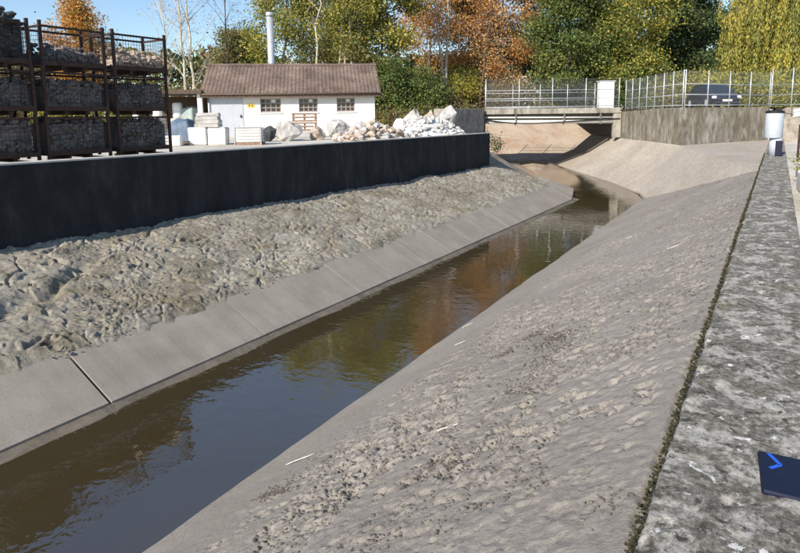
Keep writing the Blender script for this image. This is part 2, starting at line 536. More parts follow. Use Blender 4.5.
# concrete under the mud, running down below the water
under = MB()
ys = np.linspace(-3, 26.0, 30)
for i in range(len(ys) - 1):
    a, b = ys[i], ys[i + 1]
    q = []
    for y in (a, b):
        q += [(LWx(y) + 0.35, y, WZ - 0.25), (LWx(y) - 0.02, y, WZ - 0.035), (KTx(y) - 0.1, y, WZ + 0.4978 * (LWx(y) - KTx(y) + 0.1) - 0.035), (WALLX - 0.1, y, wallbase(y) - 0.12)]
    under.add(q, [(0, 1, 5, 4), (1, 2, 6, 5), (2, 3, 7, 6)])
o = under.build('bank_lining', M['kerb']); o["kind"] = 'structure'

# lined kerb: one slab after the other, open joints between them
kerb = empty('kerb_lining', (LWx(0), 0, WZ)); kerb["kind"] = 'structure'
joints = [-2.6, -1.2, 0.1, 1.45, 2.8, 4.2] + [4.2 + 1.4 * k for k in range(1, 15)] + [25.3, 26.75]
for i in range(len(joints) - 1):
    a, b = joints[i], joints[i + 1]
    gap = 0.02 if abs(a - 4.2) < 0.01 else 0.003
    gap2 = 0.02 if abs(b - 4.2) < 0.01 else 0.003
    dz = random.uniform(-0.004, 0.004)
    mb = MB(); vs = []
    for y in (a + gap, b - gap2):
        last = (i == len(joints) - 2 and y > 26)
        for (t, lift) in ((0.09, 0.03), (0.95 if last else 1.0, 0.03), (0.95 if last else 1.0, -0.06), (0.09, -0.06)):
            x = LWx(y) + (KTx(y) - 0.12 - LWx(y)) * t - (0.45 if last else 0)
            z = WZ + 0.4978 * (LWx(y) - x) + lift + dz
            yy = y + (0.55 - 0.9 * t if last else 0)
            vs.append((x - LWx(0), yy, z - WZ))
    mb.add(vs, [(0, 1, 2, 3), (4, 7, 6, 5), (0, 4, 5, 1), (1, 5, 6, 2), (2, 6, 7, 3), (3, 7, 4, 0)])
    mb.build('slab', M['kerb'], kerb, bevel=0.003)
mb = MB()
for a, b in zip(np.linspace(-3, 26.0, 60)[:-1], np.linspace(-3, 26.0, 60)[1:]):
    q = []
    for y in (a, b):
        j = 0.03 * math.sin(y * 2.3) + 0.02 * math.sin(y * 5.1)
        x0 = LWx(y) + 0.12 + j
        q += [(x0 - LWx(0), y, -0.03), (x0 - 0.1 - LWx(0), y, 0.012), (LWx(y) - 0.12 - LWx(0), y, 0.055)]
    mb.add(q, [(0, 1, 4, 3), (1, 2, 5, 4)])
mb.build('wet_toe', M['toe'], kerb)

# --- right bank
CX0, CX1 = -0.335, 0.315
def right_bank():
    ys = rows(-3.0, 27.6, 0.0036, 0.0125)
    s = np.linspace(0, 1, 370)
    Y, S = np.meshgrid(ys, s, indexing='ij')
    top = CX0 + 0.02
    bot = RWx(Y) - 0.25
    X = bot + (top - bot) * S
    slope = (-0.035 - WZ) / (CX0 - RWx(Y))
    Zp = WZ + slope * (X - RWx(Y))
    d = (X - RWx(Y)) / (CX0 - RWx(Y))           # 0 at water, 1 at coping
    rough = sstep(0.20, 0.46, d + 0.22 * fbm(X * 0.9, Y * 0.45, 4, 5) + 0.002 * Y)
    rough = rough * sstep(1.02, 0.93, d + 0.1 * fbm(X * 3, Y * 2, 3, 15))
    pat = sstep(-0.20, 0.22, fbm(X * 1.5, Y * 1.0, 4, 9))
    pat2 = sstep(-0.05, 0.2, fbm(X * 1.1 + 8, Y * 0.8, 3, 19))
    h = 0.02 * fbm(X * 1.0, Y * 0.7, 4, 33)
    wx = X + 0.05 * fbm(X * 9, Y * 9, 2, 71); wy = Y + 0.05 * fbm(X * 9 + 5, Y * 9, 2, 73)
    f1, f2, idv = cell(wx * 20, wy * 15, 23)
    h += rough * pat * 0.030 * np.maximum(0, idv - 0.66) * sstep(0.45, 0.32, f1)
    tt = fbm(wx * 8.5, wy * 6.5, 4, 41, 0.62); q = tt * 5.0; fl = np.floor(q)
    h += rough * pat * 0.022 * ((fl + sstep(0.42, 0.58, q - fl)) / 5.0 - tt * 0.95)
    hole = fbm(wx * 10 + 3, wy * 7.5, 4, 27, 0.65)
    h -= rough * (0.3 + 0.7 * pat2) * 0.032 * sstep(0.20, 0.27, hole)
    flake = fbm(wx * 17, wy * 12, 3, 29, 0.6)
    h += rough * pat * 0.020 * sstep(0.12, 0.18, flake)
    h += rough * 0.010 * fbm(X * 16, Y * 16, 3, 37) + 0.003 * fbm(X * 5, Y * 5, 3, 39)
    h -= 0.045 * sstep(0.986, 0.997, d + 0.006 * fbm(X * 0, Y * 6, 3, 91))
    # far end follows the step line towards the coping
    ylim = 27.35 - (27.35 - 18.4) * np.clip(d, 0, 1)
    over = np.maximum(0, Y - ylim)
    Zp = Zp + h - np.minimum(over * 3.0, 0.35)
    return link('right_bank', grid_mesh('right_bank', X, Y, Zp), M['silt'])
rb = right_bank(); rb["kind"] = 'structure'
def rb_z(x, y):
    slope = (-0.035 - WZ) / (CX0 - RWx(y))
    return WZ + slope * (x - RWx(y))

# --- coping on the right wall
def coping():
    ys = rows(-2.5, 39.3, 0.0055, 0.012)
    prof = [(CX0, -0.4), (CX0, -0.1), (CX0 + 0.003, -0.035)] + [(CX0 + 0.018 + (CX1 - CX0 - 0.036) * t, 0.0) for t in np.linspace(0, 1, 56)] + [(CX1 - 0.003, -0.04), (CX1, -0.5)]
    px = np.array([p[0] for p in prof]); pz = np.array([p[1] for p in prof])
    Y = np.repeat(ys[:, None], len(px), 1)
    X = np.repeat(px[None], len(ys), 0); Z = np.repeat(pz[None], len(ys), 0)
    ed = np.exp(-((X - CX0) / 0.05) ** 2) + np.exp(-((X - CX1) / 0.05) ** 2)
    hh = 0.010 * fbm(X * 6, Y * 5, 5, 91, 0.6) + 0.006 * fbm(X * 25, Y * 25, 3, 95)
    f1, f2, idv = cell(X * 9, Y * 8, 97)
    hh -= 0.016 * sstep(0.75, 0.95, idv) * sstep(0.45, 0.1, f1)
    hh -= ed * 0.03 * np.maximum(0, fbm(X * 0, Y * 3.2, 4, 99) + 0.12)
    # transverse construction joints
    for yj in (1.2, 6.9, 12.8, 18.6, 24.6, 30.4):
        hh -= 0.02 * np.exp(-((Y - yj + 0.01 * np.sin(X * 20)) / 0.008) ** 2)
    Z = Z + hh
    X = X + np.exp(-((X - CX0) / 0.03) ** 2) * 0.02 * fbm(X * 0, Y * 4, 4, 101)
    return link('coping', grid_mesh('coping', X, Y, Z), M['coping'])
cp = coping(); cp["kind"] = 'structure'
mb = MB().box((CX0 + 0.03, -2.5, -2.4), (CX1 - 0.03, 39.2, -0.06))
o = mb.build('channel_wall', M['rough_conc']); o["kind"] = 'structure'

# --- downstream right apron (bends with the stream), sandy concrete
def strip_mesh(name, lines, mat, sub=(1, 1), amp=0.0, seed=1):
    L = [np.array(l, float) for l in lines]
    out = []
    for k in range(len(L) - 1):
        for j in range(sub[1]):
            out.append(L[k] + (L[k + 1] - L[k]) * j / sub[1])
    out.append(L[-1])
    G = []
    for ln in out:
        row = []
        for k in range(len(ln) - 1):
            for j in range(sub[0]):
                row.append(ln[k] + (ln[k + 1] - ln[k]) * j / sub[0])
        row.append(ln[-1]); G.append(row)
    G = np.array(G)
    G[..., 2] += amp * fbm(G[..., 0] * 0.8, G[..., 1] * 0.8, 4, seed)
    return link(name, grid_mesh(name, G[..., 0], G[..., 1], G[..., 2]), mat)
ap = strip_mesh('right_apron', [
    [F(10.75, 24.9, -2.45), F(11.0, 26.4, -2.4), F(11.25, 32, -2.4), F(11.25, 40, -2.4), F(11.3, 48.5, -2.4)],
    [(-4.62, 26.9, -2.2), F(10.95, 27.3, -2.16), F(11.5, 32, -2.15), F(11.5, 40, -2.15), F(11.8, 48.2, -2.15)],
    [(-2.3, 22.2, -1.17), F(12.3, 28.6, -1.38), F(13.3, 32, -1.25), F(13.4, 40, -1.25), F(13.6, 47, -1.25)],
    [(-0.33, 18.3, -0.09), F(14.2, 30.45, -0.16), F(14.3, 32, -0.15), F(14.72, 40, -0.15), F(14.75, 46.5, -0.15)]], M['sandy'], (8, 8), 0.03, 3)
ap["kind"] = 'structure'
ap2 = strip_mesh('wing_apron', [[(-0.33, 18.25, -0.12), (-0.33, 28, -0.12), (-0.33, 39.4, -0.12)],
                                [F(14.2, 30.4, -0.16), (-2.5, 36.1, -0.12), (-0.45, 39.5, -0.1)]], M['sandy'], (10, 10), 0.02, 5)
ap2["kind"] = 'structure'
# far bank beyond the bridge
fb = strip_mesh('far_bank', [
    [F(22, 49.5, -2.4), F(11, 48.6, -2.4), F(5, 49.0, -2.4), F(1.5, 50, -2.4)],
    [F(22, 50.5, -2.0), F(11, 49.6, -2.0), F(5, 50.0, -2.0), F(1.5, 51, -2.0)],
    [F(22, 56, 1.2), F(11, 56, 1.2), F(5, 56, 1.2), F(1.5, 57, 1.2)]], M['farbank'], (8, 6), 0.1, 7)
fb["kind"] = 'structure'
# downstream left bank
lbd = strip_mesh('bend_bank', [
    [(-7.15, 26.75, -2.4), F(8.1, 34, -2.4), F(8.1, 57.5, -2.4)],
    [(-7.75, 26.3, -2.1), F(7.7, 34, -2.1), F(7.7, 57.5, -2.1)],
    [(-11.35, 26.1, -1.05), F(4.0, 33, 0.1), F(4.0, 57.5, 0.6)],
    [(-11.65, 26.12, 0.45), F(3.0, 33, 0.58), F(3.0, 57.5, 1.2)]], M['mud'], (12, 5), 0.06, 9)
lbd["kind"] = 'structure'
# sand bar below the bridge
sb = strip_mesh('sand_bar', [[F(8.0, 37, -2.35), F(8.2, 42, -2.3), F(8.6, 46, -2.3), F(9, 50, -2.3)],
                             [F(8.3, 36, -2.22), F(9.4, 42, -2.08), F(10.2, 46, -2.05), F(10.2, 50, -2.1)],
                             [F(8.9, 36, -2.3), F(10.0, 41, -2.25), F(11.3, 45, -2.2), F(11.6, 50, -2.2)]], M['farbank'], (6, 6), 0.06, 11)
sb["kind"] = 'structure'

# --- ground sheets
sheet('yard_ground', [(-11.6, -80, 0.56), (-11.6, 26.1, 0.56), F(3.02, 33, 0.565), F(3.02, 40, 0.565), F(-400, 40, 0.565), (-600, -80, 0.56)], M['yard'], 'structure')
sheet('back_ground', [F(3.02, 40, 0.565), F(3.02, 57.2, 1.17), F(-400, 57.2, 1.17), F(-400, 40, 0.565)], M['grass'], 'structure')
sheet('ground', [F(-1400, 57, 1.18), F(1.4, 57, 1.18), F(5, 56, 1.18), F(11, 56, 1.18), F(22, 56, 1.19), F(22, 46, 1.19), F(1400, 46, 1.19), F(1400, 1600, 1.19), F(-1400, 1600, 1.19)], M['grass'], 'structure')
sheet('road_ground', [F(14.3, 30.6, 1.70), F(14.78, 46.2, 1.74), F(60, 46.2, 1.74), F(60, 30, 1.74), (9, 36.4, 1.72), (0.6, 40.2, 1.72), (-0.5, 39.5, 1.70)], M['road'], 'structure')
sheet('verge', [F(14.78, 46.2, 1.735), F(15.2, 57.5, 1.735), F(60, 57.5, 1.735), F(60, 46.2, 1.735)], M['grass'], 'structure')
sheet('side_yard', [(CX1 - 0.05, -60, -0.22), (120, -60, -0.22), (120, 90, -0.22), (CX1 - 0.05, 60, -0.22)], M['yard'], 'structure')

# ================================================================== LEFT WALL
w = MB()
yy = np.linspace(-6, WEND, 24)
for a, b in zip(yy[:-1], yy[1:]):
    q = []
    for y in (a, b):
        q += [(WALLX, y, -1.4), (WALLX, y, walltop(y)), (WALLX - 0.28, y, walltop(y)), (WALLX - 0.28, y, -1.4)]
    w.add(q, [(0, 4, 5, 1), (2, 6, 7, 3)])
w.add([(WALLX, WEND, -1.2), (WALLX, WEND, walltop(WEND)), (WALLX - .28, WEND, walltop(WEND)), (WALLX - .28, WEND, -1.2)], [(0, 1, 2, 3)])
lw = empty('flood_wall', (WALLX, 10, 0))
tag(lw, 'long dark concrete wall above the muddy left bank', 'wall')
wo = w.build('wall_face', M['darkwall'], lw); wo.matrix_parent_inverse = Matrix.Translation((-WALLX, -10, 0))
t = MB()
for a, b in zip(yy[:-1], yy[1:]):
    q = []
    for y in (a, b):
        q += [(WALLX + 0.015, y, walltop(y) - 0.012), (WALLX + 0.012, y, walltop(y) + 0.018), (WALLX - 0.3, y, walltop(y) + 0.02), (WALLX - 0.3, y, walltop(y) - 0.012)]
    t.add(q, [(0, 4, 5, 1), (1, 5, 6, 2), (2, 6, 7, 3)])
to = t.build('wall_cap', M['walltop'], lw); to.matrix_parent_inverse = Matrix.Translation((-WALLX, -10, 0))

# ================================================================== BRIDGE
SITE = Matrix.Rotation(YAW, 4, 'Z')      # lat -> x, dep -> y in the bridge's own frame
br = empty('bridge', F(10.3, 40, 0), YAW)
tag(br, 'low concrete road bridge crossing the stream at the bend', 'bridge')
def bb(a, b, name, mat, bev=0.0):      # box in site coordinates, child of the bridge
    return MB().box((a[0] - 10.3, a[1] - 40, a[2]), (b[0] - 10.3, b[1] - 40, b[2])).build(name, mat, br, bevel=bev)
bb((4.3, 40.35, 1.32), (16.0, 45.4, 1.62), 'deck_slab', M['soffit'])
bb((4.6, 40.0, 1.50), (14.72, 40.32, 1.86), 'edge_beam', M['deck'], 0.02)
bb((4.6, 45.43, 1.50), (15.2, 45.75, 1.86), 'edge_beam', M['deck'], 0.02)
bb((4.6, 40.33, 1.63), (16.0, 45.42, 1.70), 'road_surface', M['road'])
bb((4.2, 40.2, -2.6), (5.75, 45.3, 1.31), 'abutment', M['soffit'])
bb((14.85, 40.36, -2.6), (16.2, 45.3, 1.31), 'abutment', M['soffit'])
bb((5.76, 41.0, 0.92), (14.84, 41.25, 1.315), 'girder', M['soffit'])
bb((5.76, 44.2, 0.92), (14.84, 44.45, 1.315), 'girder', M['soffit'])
bb((14.2, 40.05, -0.1), (14.7, 40.34, 1.48), 'bearing_pier', M['deck'])
p = MB().tube([(-4.6, 0.15, 1.30), (4.35, 0.15, 1.22)], 0.055, 8); p.build('service_pipe', M['pipe_pale'], br, True)
p = MB().tube([(-4.5, 0.2, 1.02), (4.3, 0.2, 0.94)], 0.125, 10); p.build('service_pipe', M['pipe_pale'], br, True)
for x in (-2.6, 0.6, 3.0):
    MB().box((x, 0.02, 0.80), (x + 0.08, 0.42, 1.52)).build('pipe_hanger', M['soffit'], br)
pts = [(-4.5 + 8.8 * t, 0.02, 1.14 - 0.10 * math.sin(math.pi * t * 2) * (1 if t < .5 else 0.5) - 0.2 * math.sin(math.pi * t)) for t in np.linspace(0, 1, 22)]
MB().tube(pts, 0.04, 6).build('sagging_cable', M['black'], br, True)

# wing walls
def wallprism(name, a, b, z0, z1, th, mat, label, cat='wall', cap=None):
    a = Vector(a); b = Vector(b)
    d = (b - a); L = d.length
    root = empty(name, (a.x, a.y, z0), math.atan2(d.y, d.x))
    tag(root, label, cat)
    MB().box((0, 0, 0), (L, th, z1 - z0)).build('wall_face', mat, root, bevel=0.02)
    if cap:
        MB().box((-0.03, -0.04, z1 - z0 + 0.003), (L + 0.03, th + 0.04, z1 - z0 + 0.09)).build('wall_cap', cap, root, bevel=0.012)
    return root
WC = F(14.22, 30.55)[:2]; WL = F(14.72, 40.02)[:2]; WR = (-0.42, 39.55)
def wallpoly(name, pts, z0, z1, mat, label):
    root = empty(name, (pts[0][0], pts[0][1], z0)); tag(root, label, 'wall')
    n = len(pts); mb = MB()
    mb.add([(p[0] - pts[0][0], p[1] - pts[0][1], 0) for p in pts] + [(p[0] - pts[0][0], p[1] - pts[0][1], z1 - z0) for p in pts],
           [tuple(range(n)), tuple(range(n, 2 * n))] + [(i, (i + 1) % n, n + (i + 1) % n, n + i) for i in range(n)])
    mb.build('wall_face', mat, root)
    return root
MIT = (WC[0], WC[1] + 0.78)
wallpoly('wing_wall', [WL, WC, MIT, (WL[0] + 0.35, WL[1] + 0.2)], -0.35, 1.735, M['stained'], 'streaked concrete wing wall next to the bridge opening, left of the corner')
wallpoly('wing_wall', [(WC[0] + 0.004, WC[1] + 0.007), WR, (WR[0] - 0.34, WR[1] + 0.21), (MIT[0] + 0.002, MIT[1] + 0.002)], -0.35, 1.735, M['stained'], 'streaked concrete wing wall below the parked car, right of the corner')
wallprism('old_abutment', F(3.1, 35.4)[:2], F(5.6, 39.8)[:2], -0.6, 1.88, 1.2, M['rough_conc'], 'rough brown concrete abutment at the left end of the bridge')
# approach embankment behind it
e = MB()
e.add([F(5.0, 39.9, 0.5), F(5.0, 46, 0.5), F(-30, 47, 0.5), F(-30, 39, 0.5), F(5.0, 40.2, 1.70), F(5.0, 45.5, 1.70), F(-30, 45.5, 1.3), F(-30, 41, 1.3)],
      [(4, 5, 6, 7), (0, 4, 7, 3), (1, 2, 6, 5), (0, 1, 5, 4)])
o = e.build('embankment', M['grass']); o["kind"] = 'structure'

# ================================================================== FENCES
def fence(name, a, b, za, zb, h, n, label, group, mesh=True, kerb=0.02):
    a = Vector((a[0], a[1], za)); b = Vector((b[0], b[1], zb))
    d = b - a; L = d.length; dn = d.normalized()
    root = empty(name, a)
    tag(root, label, 'fence', group)
    loc = lambda t, z: tuple(dn * (t * L) + Vector((0, 0, z)))
    for i in range(n + 1):
        t_ = i / n
        th = 0.028
        MB().tube([loc(t_, 0), loc(t_, h * (1.0 if i % 3 else 1.0))], th, 6).build('post', M['galv'], root, True)
    for z in (0.12, 0.66, 1.2):
        MB().tube([loc(0, z), loc(1, z)], 0.02, 6).build('rail', M['galv'], root, True)
    if mesh:
        mm = MB()
        k = int(L / 0.055)
        for i in range(1, k):
            t_ = i / k
            mm.tube([tuple(Vector(loc(t_, 0.05)) + Vector((0.03 * dn.y, -0.03 * dn.x, 0))), tuple(Vector(loc(t_, h - 0.03)) + Vector((0.03 * dn.y, -0.03 * dn.x, 0)))], 0.0014, 3, False)
        z = 0.05
        while z < h:
            mm.tube([tuple(Vector(loc(0, z)) + Vector((0.03 * dn.y, -0.03 * dn.x, 0))), tuple(Vector(loc(1, z)) + Vector((0.03 * dn.y, -0.03 * dn.x, 0)))], 0.0014, 3, False)
            z += 0.055
        o = mm.build('wire_mesh', M['wire'], root); o["kind"] = 'stuff'
    return root
G = 'galvanised fences around the bridge'
fence('railing', F(5.75, 40.15)[:2], F(14.55, 40.15)[:2], 1.855, 1.855, 1.95, 4, 'galvanised mesh railing on the near edge of the bridge', G)
fence('railing', F(6.5, 45.6)[:2], F(14.7, 45.6)[:2], 1.855, 1.855, 1.85, 4, 'galvanised mesh railing on the far edge of the bridge', G)
fence('fence', F(14.9, 39.9)[:2], F(14.42, 30.85)[:2], 1.738, 1.738, 1.9, 7, 'galvanised mesh fence receding from bridge to corner of the streaked wall', G)
fence('fence', F(14.5, 30.8)[:2], (-0.5, 39.75), 1.735, 1.735, 1.9, 4, 'galvanised mesh fence in front of the dark blue car', G)
fence('fence', (-0.42, 39.8), (3.4, 37.4), 1.735, 1.7, 2.1, 4, 'galvanised mesh fence below the willow, right of the dark blue car', G)

# ================================================================== STONES
def hull_mesh(name, n=16, sq=(1, 1, 1), seed=0, jag=0.25):
    r_ = random.Random(seed)
    bm = bmesh.new()
    for i in range(n):
        v = Vector((r_.gauss(0, 1), r_.gauss(0, 1), r_.gauss(0, 1))).normalized() * r_.uniform(1 - jag, 1)
        bm.verts.new((v.x * sq[0], v.y * sq[1], v.z * sq[2]))
    res = bmesh.ops.convex_hull(bm, input=bm.verts)
    bmesh.ops.delete(bm, geom=[g for g in res['geom_interior'] if isinstance(g, bmesh.types.BMVert)], context='VERTS')
    me = bpy.data.meshes.new(name)
    bm.to_mesh(me); bm.free()
    return me
HULLS = []
for i in range(8):
    me = hull_mesh('h', 15, (0.5, 0.42, 0.36), 100 + i)
    v = np.array([tuple(x.co) for x in me.vertices]); f = [tuple(p.vertices) for p in me.polygons]
    HULLS.append((v, f)); bpy.data.meshes.remove(me)
def stones_into(mb, pts, sizes, seed, flat=1.0):
    r_ = np.random.default_rng(seed)
    for p, s_ in zip(pts, sizes):
        v, f = HULLS[r_.integers(8)]
        q = Matrix.Rotation(r_.uniform(0, 6.28), 3, 'Z') @ Matrix.Rotation(r_.uniform(-0.6, 0.6), 3, 'X')
        vv = ((v * s_) @ np.array(q).T) * np.array([1, 1, flat]) + np.array(p)
        mb.add(vv.tolist(), f)

# ================================================================== STONE CRATES (steel mesh stillages)
YZ = 0.56
CW, CD, CH = 1.50, 0.96, 0.99       # along the wall, across, pitch of the stack
def crate_proto():
    root = empty('stone_crate', (0, 0, 0))
    for sx in (-1, 1):
        for sy in (-1, 1):
            x, y = sx * (CD / 2 - 0.03), sy * (CW / 2 - 0.03)
            MB().box((x - 0.03, y - 0.03, 0), (x + 0.03, y + 0.03, CH + 0.05)).build('post', M['rust'], root)
    for sx in (-1, 1):
        x = sx * (CD / 2 - 0.03)
        MB().box((x - 0.02, -CW / 2 + 0.06, CH - 0.09), (x + 0.02, CW / 2 - 0.06, CH - 0.045)).build('top_rail', M['rust'], root)
        MB().box((x - 0.025, -CW / 2 + 0.06, 0.09), (x + 0.025, CW / 2 - 0.06, 0.19)).build('bottom_rail', M['rust'], root)
    for sy in (-1, 1):
        y = sy * (CW / 2 - 0.03)
        MB().box((-CD / 2 + 0.06, y - 0.02, CH - 0.09), (CD / 2 - 0.06, y + 0.02, CH - 0.045)).build('top_rail', M['rust'], root)
        MB().box((-CD / 2 + 0.06, y - 0.025, 0.09), (CD / 2 - 0.06, y + 0.025, 0.19)).build('bottom_rail', M['rust'], root)
    MB().box((-CD / 2 + 0.056, -CW / 2 + 0.056, 0.12), (CD / 2 - 0.056, CW / 2 - 0.056, 0.16)).build('floor_plate', M['rust'], root)
    for y in (-0.25, 0.25):
        MB().box((-CD / 2 + 0.06, y - 0.04, 0.0), (CD / 2 - 0.06, y + 0.04, 0.118)).build('foot', M['rust'], root)
    for ax in ('x', 'y'):
        for s_ in (-1, 1):
            mm = MB()
            L = (CW if ax == 'x' else CD) - 0.12
            off = s_ * ((CD if ax == 'x' else CW) / 2 - 0.03)
            k = int(L / 0.075)
            for i in range(k + 1):
                t_ = -L / 2 + L * i / k
                a, b = ((off, t_, 0.18), (off, t_, CH - 0.08)) if ax == 'x' else ((t_, off, 0.18), (t_, off, CH - 0.08))
                mm.tube([a, b], 0.0035, 3, False)
            for j in range(1, 8):
                z = 0.18 + (CH - 0.26) * j / 8
                a, b = ((off, -L / 2, z), (off, L / 2, z)) if ax == 'x' else ((-L / 2, off, z), (L / 2, off, z))
                mm.tube([a, b], 0.0035, 3, False)
            o = mm.build('mesh_panel', M['rust'], root); o["kind"] = 'stuff'
    return root
def copy_tree(o, parent=None):
    c = o.copy(); COL.objects.link(c)
    if parent is not None: c.parent = parent
    for ch in list(o.children): copy_tree(ch, c)
    return c
cproto = crate_proto()
colsY = [9.59, 7.9, 6.21, 4.52]
coln = ['rightmost column of the stack', 'second column from the right of the stack', 'third column from the right of the stack', 'leftmost column of the stack']
tiern = ['bottom', 'middle', 'top']
first = True
for ci, cy in enumerate(colsY):
    for ti in range(3):
        root = cproto if first else copy_tree(cproto)
        first = False
        jx, jy, ja = random.uniform(-.02, .02), random.uniform(-.015, .015), R(random.uniform(-1.0, 1.0))
        z = YZ + 0.06 + ti * CH
        root.location = (-14.08 + jx, cy + jy, z)
        root.rotation_euler = (0, 0, ja)
        tag(root, 'rusty steel mesh crate of stones, %s tier, %s' % (tiern[ti], coln[ci]), 'crate', 'stacked stone crates behind the left wall')
        fillh = [0.70, 0.58, 0.27][ti] + random.uniform(-.04, .05)
        dark = (ti == 2 and ci == 2)
        if dark: fillh = 0.95
        mb = MB(); r_ = np.random.default_rng(ci * 10 + ti)
        core = MB().box((-CD / 2 + 0.17, -CW / 2 + 0.075, 0.165), (CD / 2 - 0.17, CW / 2 - 0.075, 0.165 + max(0.03, fillh - 0.1)))
        mb.add(core.v, core.f)
        n = int(190 + 260 * fillh)
        P_ = np.stack([r_.uniform(-CD / 2 + 0.12, CD / 2 - 0.12, n), r_.uniform(-CW / 2 + 0.12, CW / 2 - 0.12, n), r_.uniform(0.24, max(0.28, 0.16 + fillh), n)], 1)
        edge = r_.random(n) < 0.75
        P_[edge, 0] = np.sign(P_[edge, 0]) * r_.uniform(CD / 2 - 0.19, CD / 2 - 0.12, edge.sum())
        sz = r_.uniform(0.10, 0.22, n)
        top = r_.random(n) < 0.3
        P_[top, 0] *= 0.7
        P_[top, 2] = 0.12 + fillh + r_.uniform(-0.05, 0.08, top.sum()) + 0.14 * (P_[top, 0] < -0.1) * (ti == 2)
        stones_into(mb, P_, sz, ci * 10 + ti)
        so_ = mb.build('stone_fill', M['stone_dark'] if dark else (M['stone_brown'] if (ti == 2 and ci == 0) else M['stone_fill']))  # top right fill coloured pale as if sunlit, plain crate stone dark as shade
        so_.location = root.location; so_.rotation_euler = root.rotation_euler
        tag(so_, '%s filling the %s tier crate of the %s' % ('dark slabs and stones' if dark else 'loose quarried stones', tiern[ti], coln[ci]), 'stones', kind='stuff')
for k in range(8):   # sleepers the crates stand on
    y = 10.2 - k * 0.85
    o = MB().box((-14.6, y - 0.06, YZ + 0.002), (-13.55, y + 0.06, YZ + 0.06)).build('sleeper', M['pallet'])
    tag(o, 'low timber sleeper on the ground under the stone crates', 'timber', 'sleepers under the stone crates')

# ================================================================== HOUSE
hx, hy, _ = F(-9.3, 29.6)
house = empty('workshop', (hx, hy, YZ), YAW + R(7.5))
tag(house, 'low white rendered workshop with brown tiled roof and three barred windows', 'building')
HL, HD, HE = 8.15, 4.8, 2.1
def hb(a, b, name, mat, parent=None, bev=0.0):
    return MB().box(a, b).build(name, mat, parent or house, bevel=bev)
wins = [(2.5, 3.5), (4.38, 5.3), (6.25, 7.15)]
z0, z1 = 1.18, 1.86
# front wall built around its openings
fw = MB()
xs = [0.0]
for a, b in wins: xs += [a, b]
xs.append(HL)
for i in range(0, len(xs), 2):
    fw.box((xs[i], 0, -0.15), (xs[i + 1], 0.24, HE))
for a, b in wins:
    fw.box((a, 0, -0.15), (b, 0.24, z0)); fw.box((a, 0, z1), (b, 0.24, HE))
fw.build('front_wall', M['render'], house)
hb((0, 0.243, -0.15), (0.24, HD, HE), 'side_wall', M['render'])
hb((HL - 0.24, 0.243, -0.15), (HL, HD, HE), 'side_wall', M['render'])
hb((0.243, HD - 0.24, -0.15), (HL - 0.243, HD, HE), 'back_wall', M['render'])
RZ = 1.42
for x in (0.0, HL - 0.24):
    MB().add([(x, 0, HE), (x, HD, HE), (x, HD / 2, HE + RZ), (x + 0.24, 0, HE), (x + 0.24, HD, HE), (x + 0.24, HD / 2, HE + RZ)],
             [(0, 1, 2), (3, 5, 4), (0, 2, 5, 3), (1, 4, 5, 2), (0, 3, 4, 1)]).build('gable', M['render'], house)
for a, b in wins:
    wo = MB()
    fr = 0.055
    for q in ((a, z0, b, z0 + fr), (a, z1 - fr, b, z1), (a, z0 + fr, a + fr, z1 - fr), (b - fr, z0 + fr, b, z1 - fr)):
        wo.box((q[0], 0.06, q[1]), (q[2], 0.12, q[3]))
    wn_ = wo.build('window', M['frame'], house)
    bars = MB()
    for k in range(1, 4):
        x = a + (b - a) * k / 4
        bars.box((x - 0.025, 0.065, z0 + fr), (x + 0.025, 0.11, z1 - fr))
    for k in range(1, 3):
        z = z0 + (z1 - z0) * k / 3
        bars.box((a + fr, 0.072, z - 0.02), (b - fr, 0.105, z + 0.02))
    bars.build('glazing_bars', M['frame'], wn_)
    for i in range(4):
        for j in range(3):
            xa, xb = a + fr * .6 + (b - a - fr * 1.2) * i / 4, a + fr * .6 + (b - a - fr * 1.2) * (i + 1) / 4
            za, zb = z0 + fr * .6 + (z1 - z0 - fr * 1.2) * j / 3, z0 + fr * .6 + (z1 - z0 - fr * 1.2) * (j + 1) / 3
            white = (i == 2 and j == 2)
            MB().box((xa, 0.085 + 0.002 * ((i * 3 + j) % 3), za), (xb, 0.09 + 0.002 * ((i * 3 + j) % 3), zb)).build('pane', M['white'] if white else M['pane'], wn_)
    hb((a - 0.05, -0.05, z0 - 0.06), (b + 0.05, 0.1, z0 - 0.002), 'sill', M['render'], wn_)
door = hb((0.16, -0.03, -0.02), (1.66, -0.002, 1.98), 'door', M['doorgrey'], bev=0.005)
hb((1.52, -0.08, 0.95), (1.58, -0.031, 1.07), 'handle', M['black'], door)
for x in (0.65, 1.15):
    hb((x, -0.036, 0.0), (x + 0.012, -0.0305, 1.96), 'panel_joint', M['galv'], door)
sg = hb((1.86, -0.02, 1.42), (2.22, -0.002, 1.62), 'sign_plate', M['yellow'])
for x in (1.92, 2.07):
    hb((x, -0.024, 1.47), (x + 0.1, -0.0205, 1.57), 'sign_mark', M['pallet'], sg)
MB().tube([(0.06, -0.07, 2.02), (0.06, -0.07, 0.0)], 0.04, 8).build('downpipe', M['flue'], house, True)
MB().tube([(-0.2, -0.36, 2.06), (HL + 0.2, -0.36, 2.06)], 0.055, 8).build('gutter', M['wood'], house, True)
for k in range(11):
    x = 0.1 + (HL - 0.3) * k / 10
    MB().add([(x, -0.3, 1.98), (x + 0.09, -0.3, 1.98), (x + 0.09, 0.3, 2.32), (x, 0.3, 2.32), (x, -0.3, 2.07), (x + 0.09, -0.3, 2.07), (x + 0.09, 0.3, 2.41), (x, 0.3, 2.41)],
             [(0, 3, 2, 1), (4, 5, 6, 7), (0, 1, 5, 4), (1, 2, 6, 5), (2, 3, 7, 6), (3, 0, 4, 7)]).build('rafter_end', M['wood'], house)
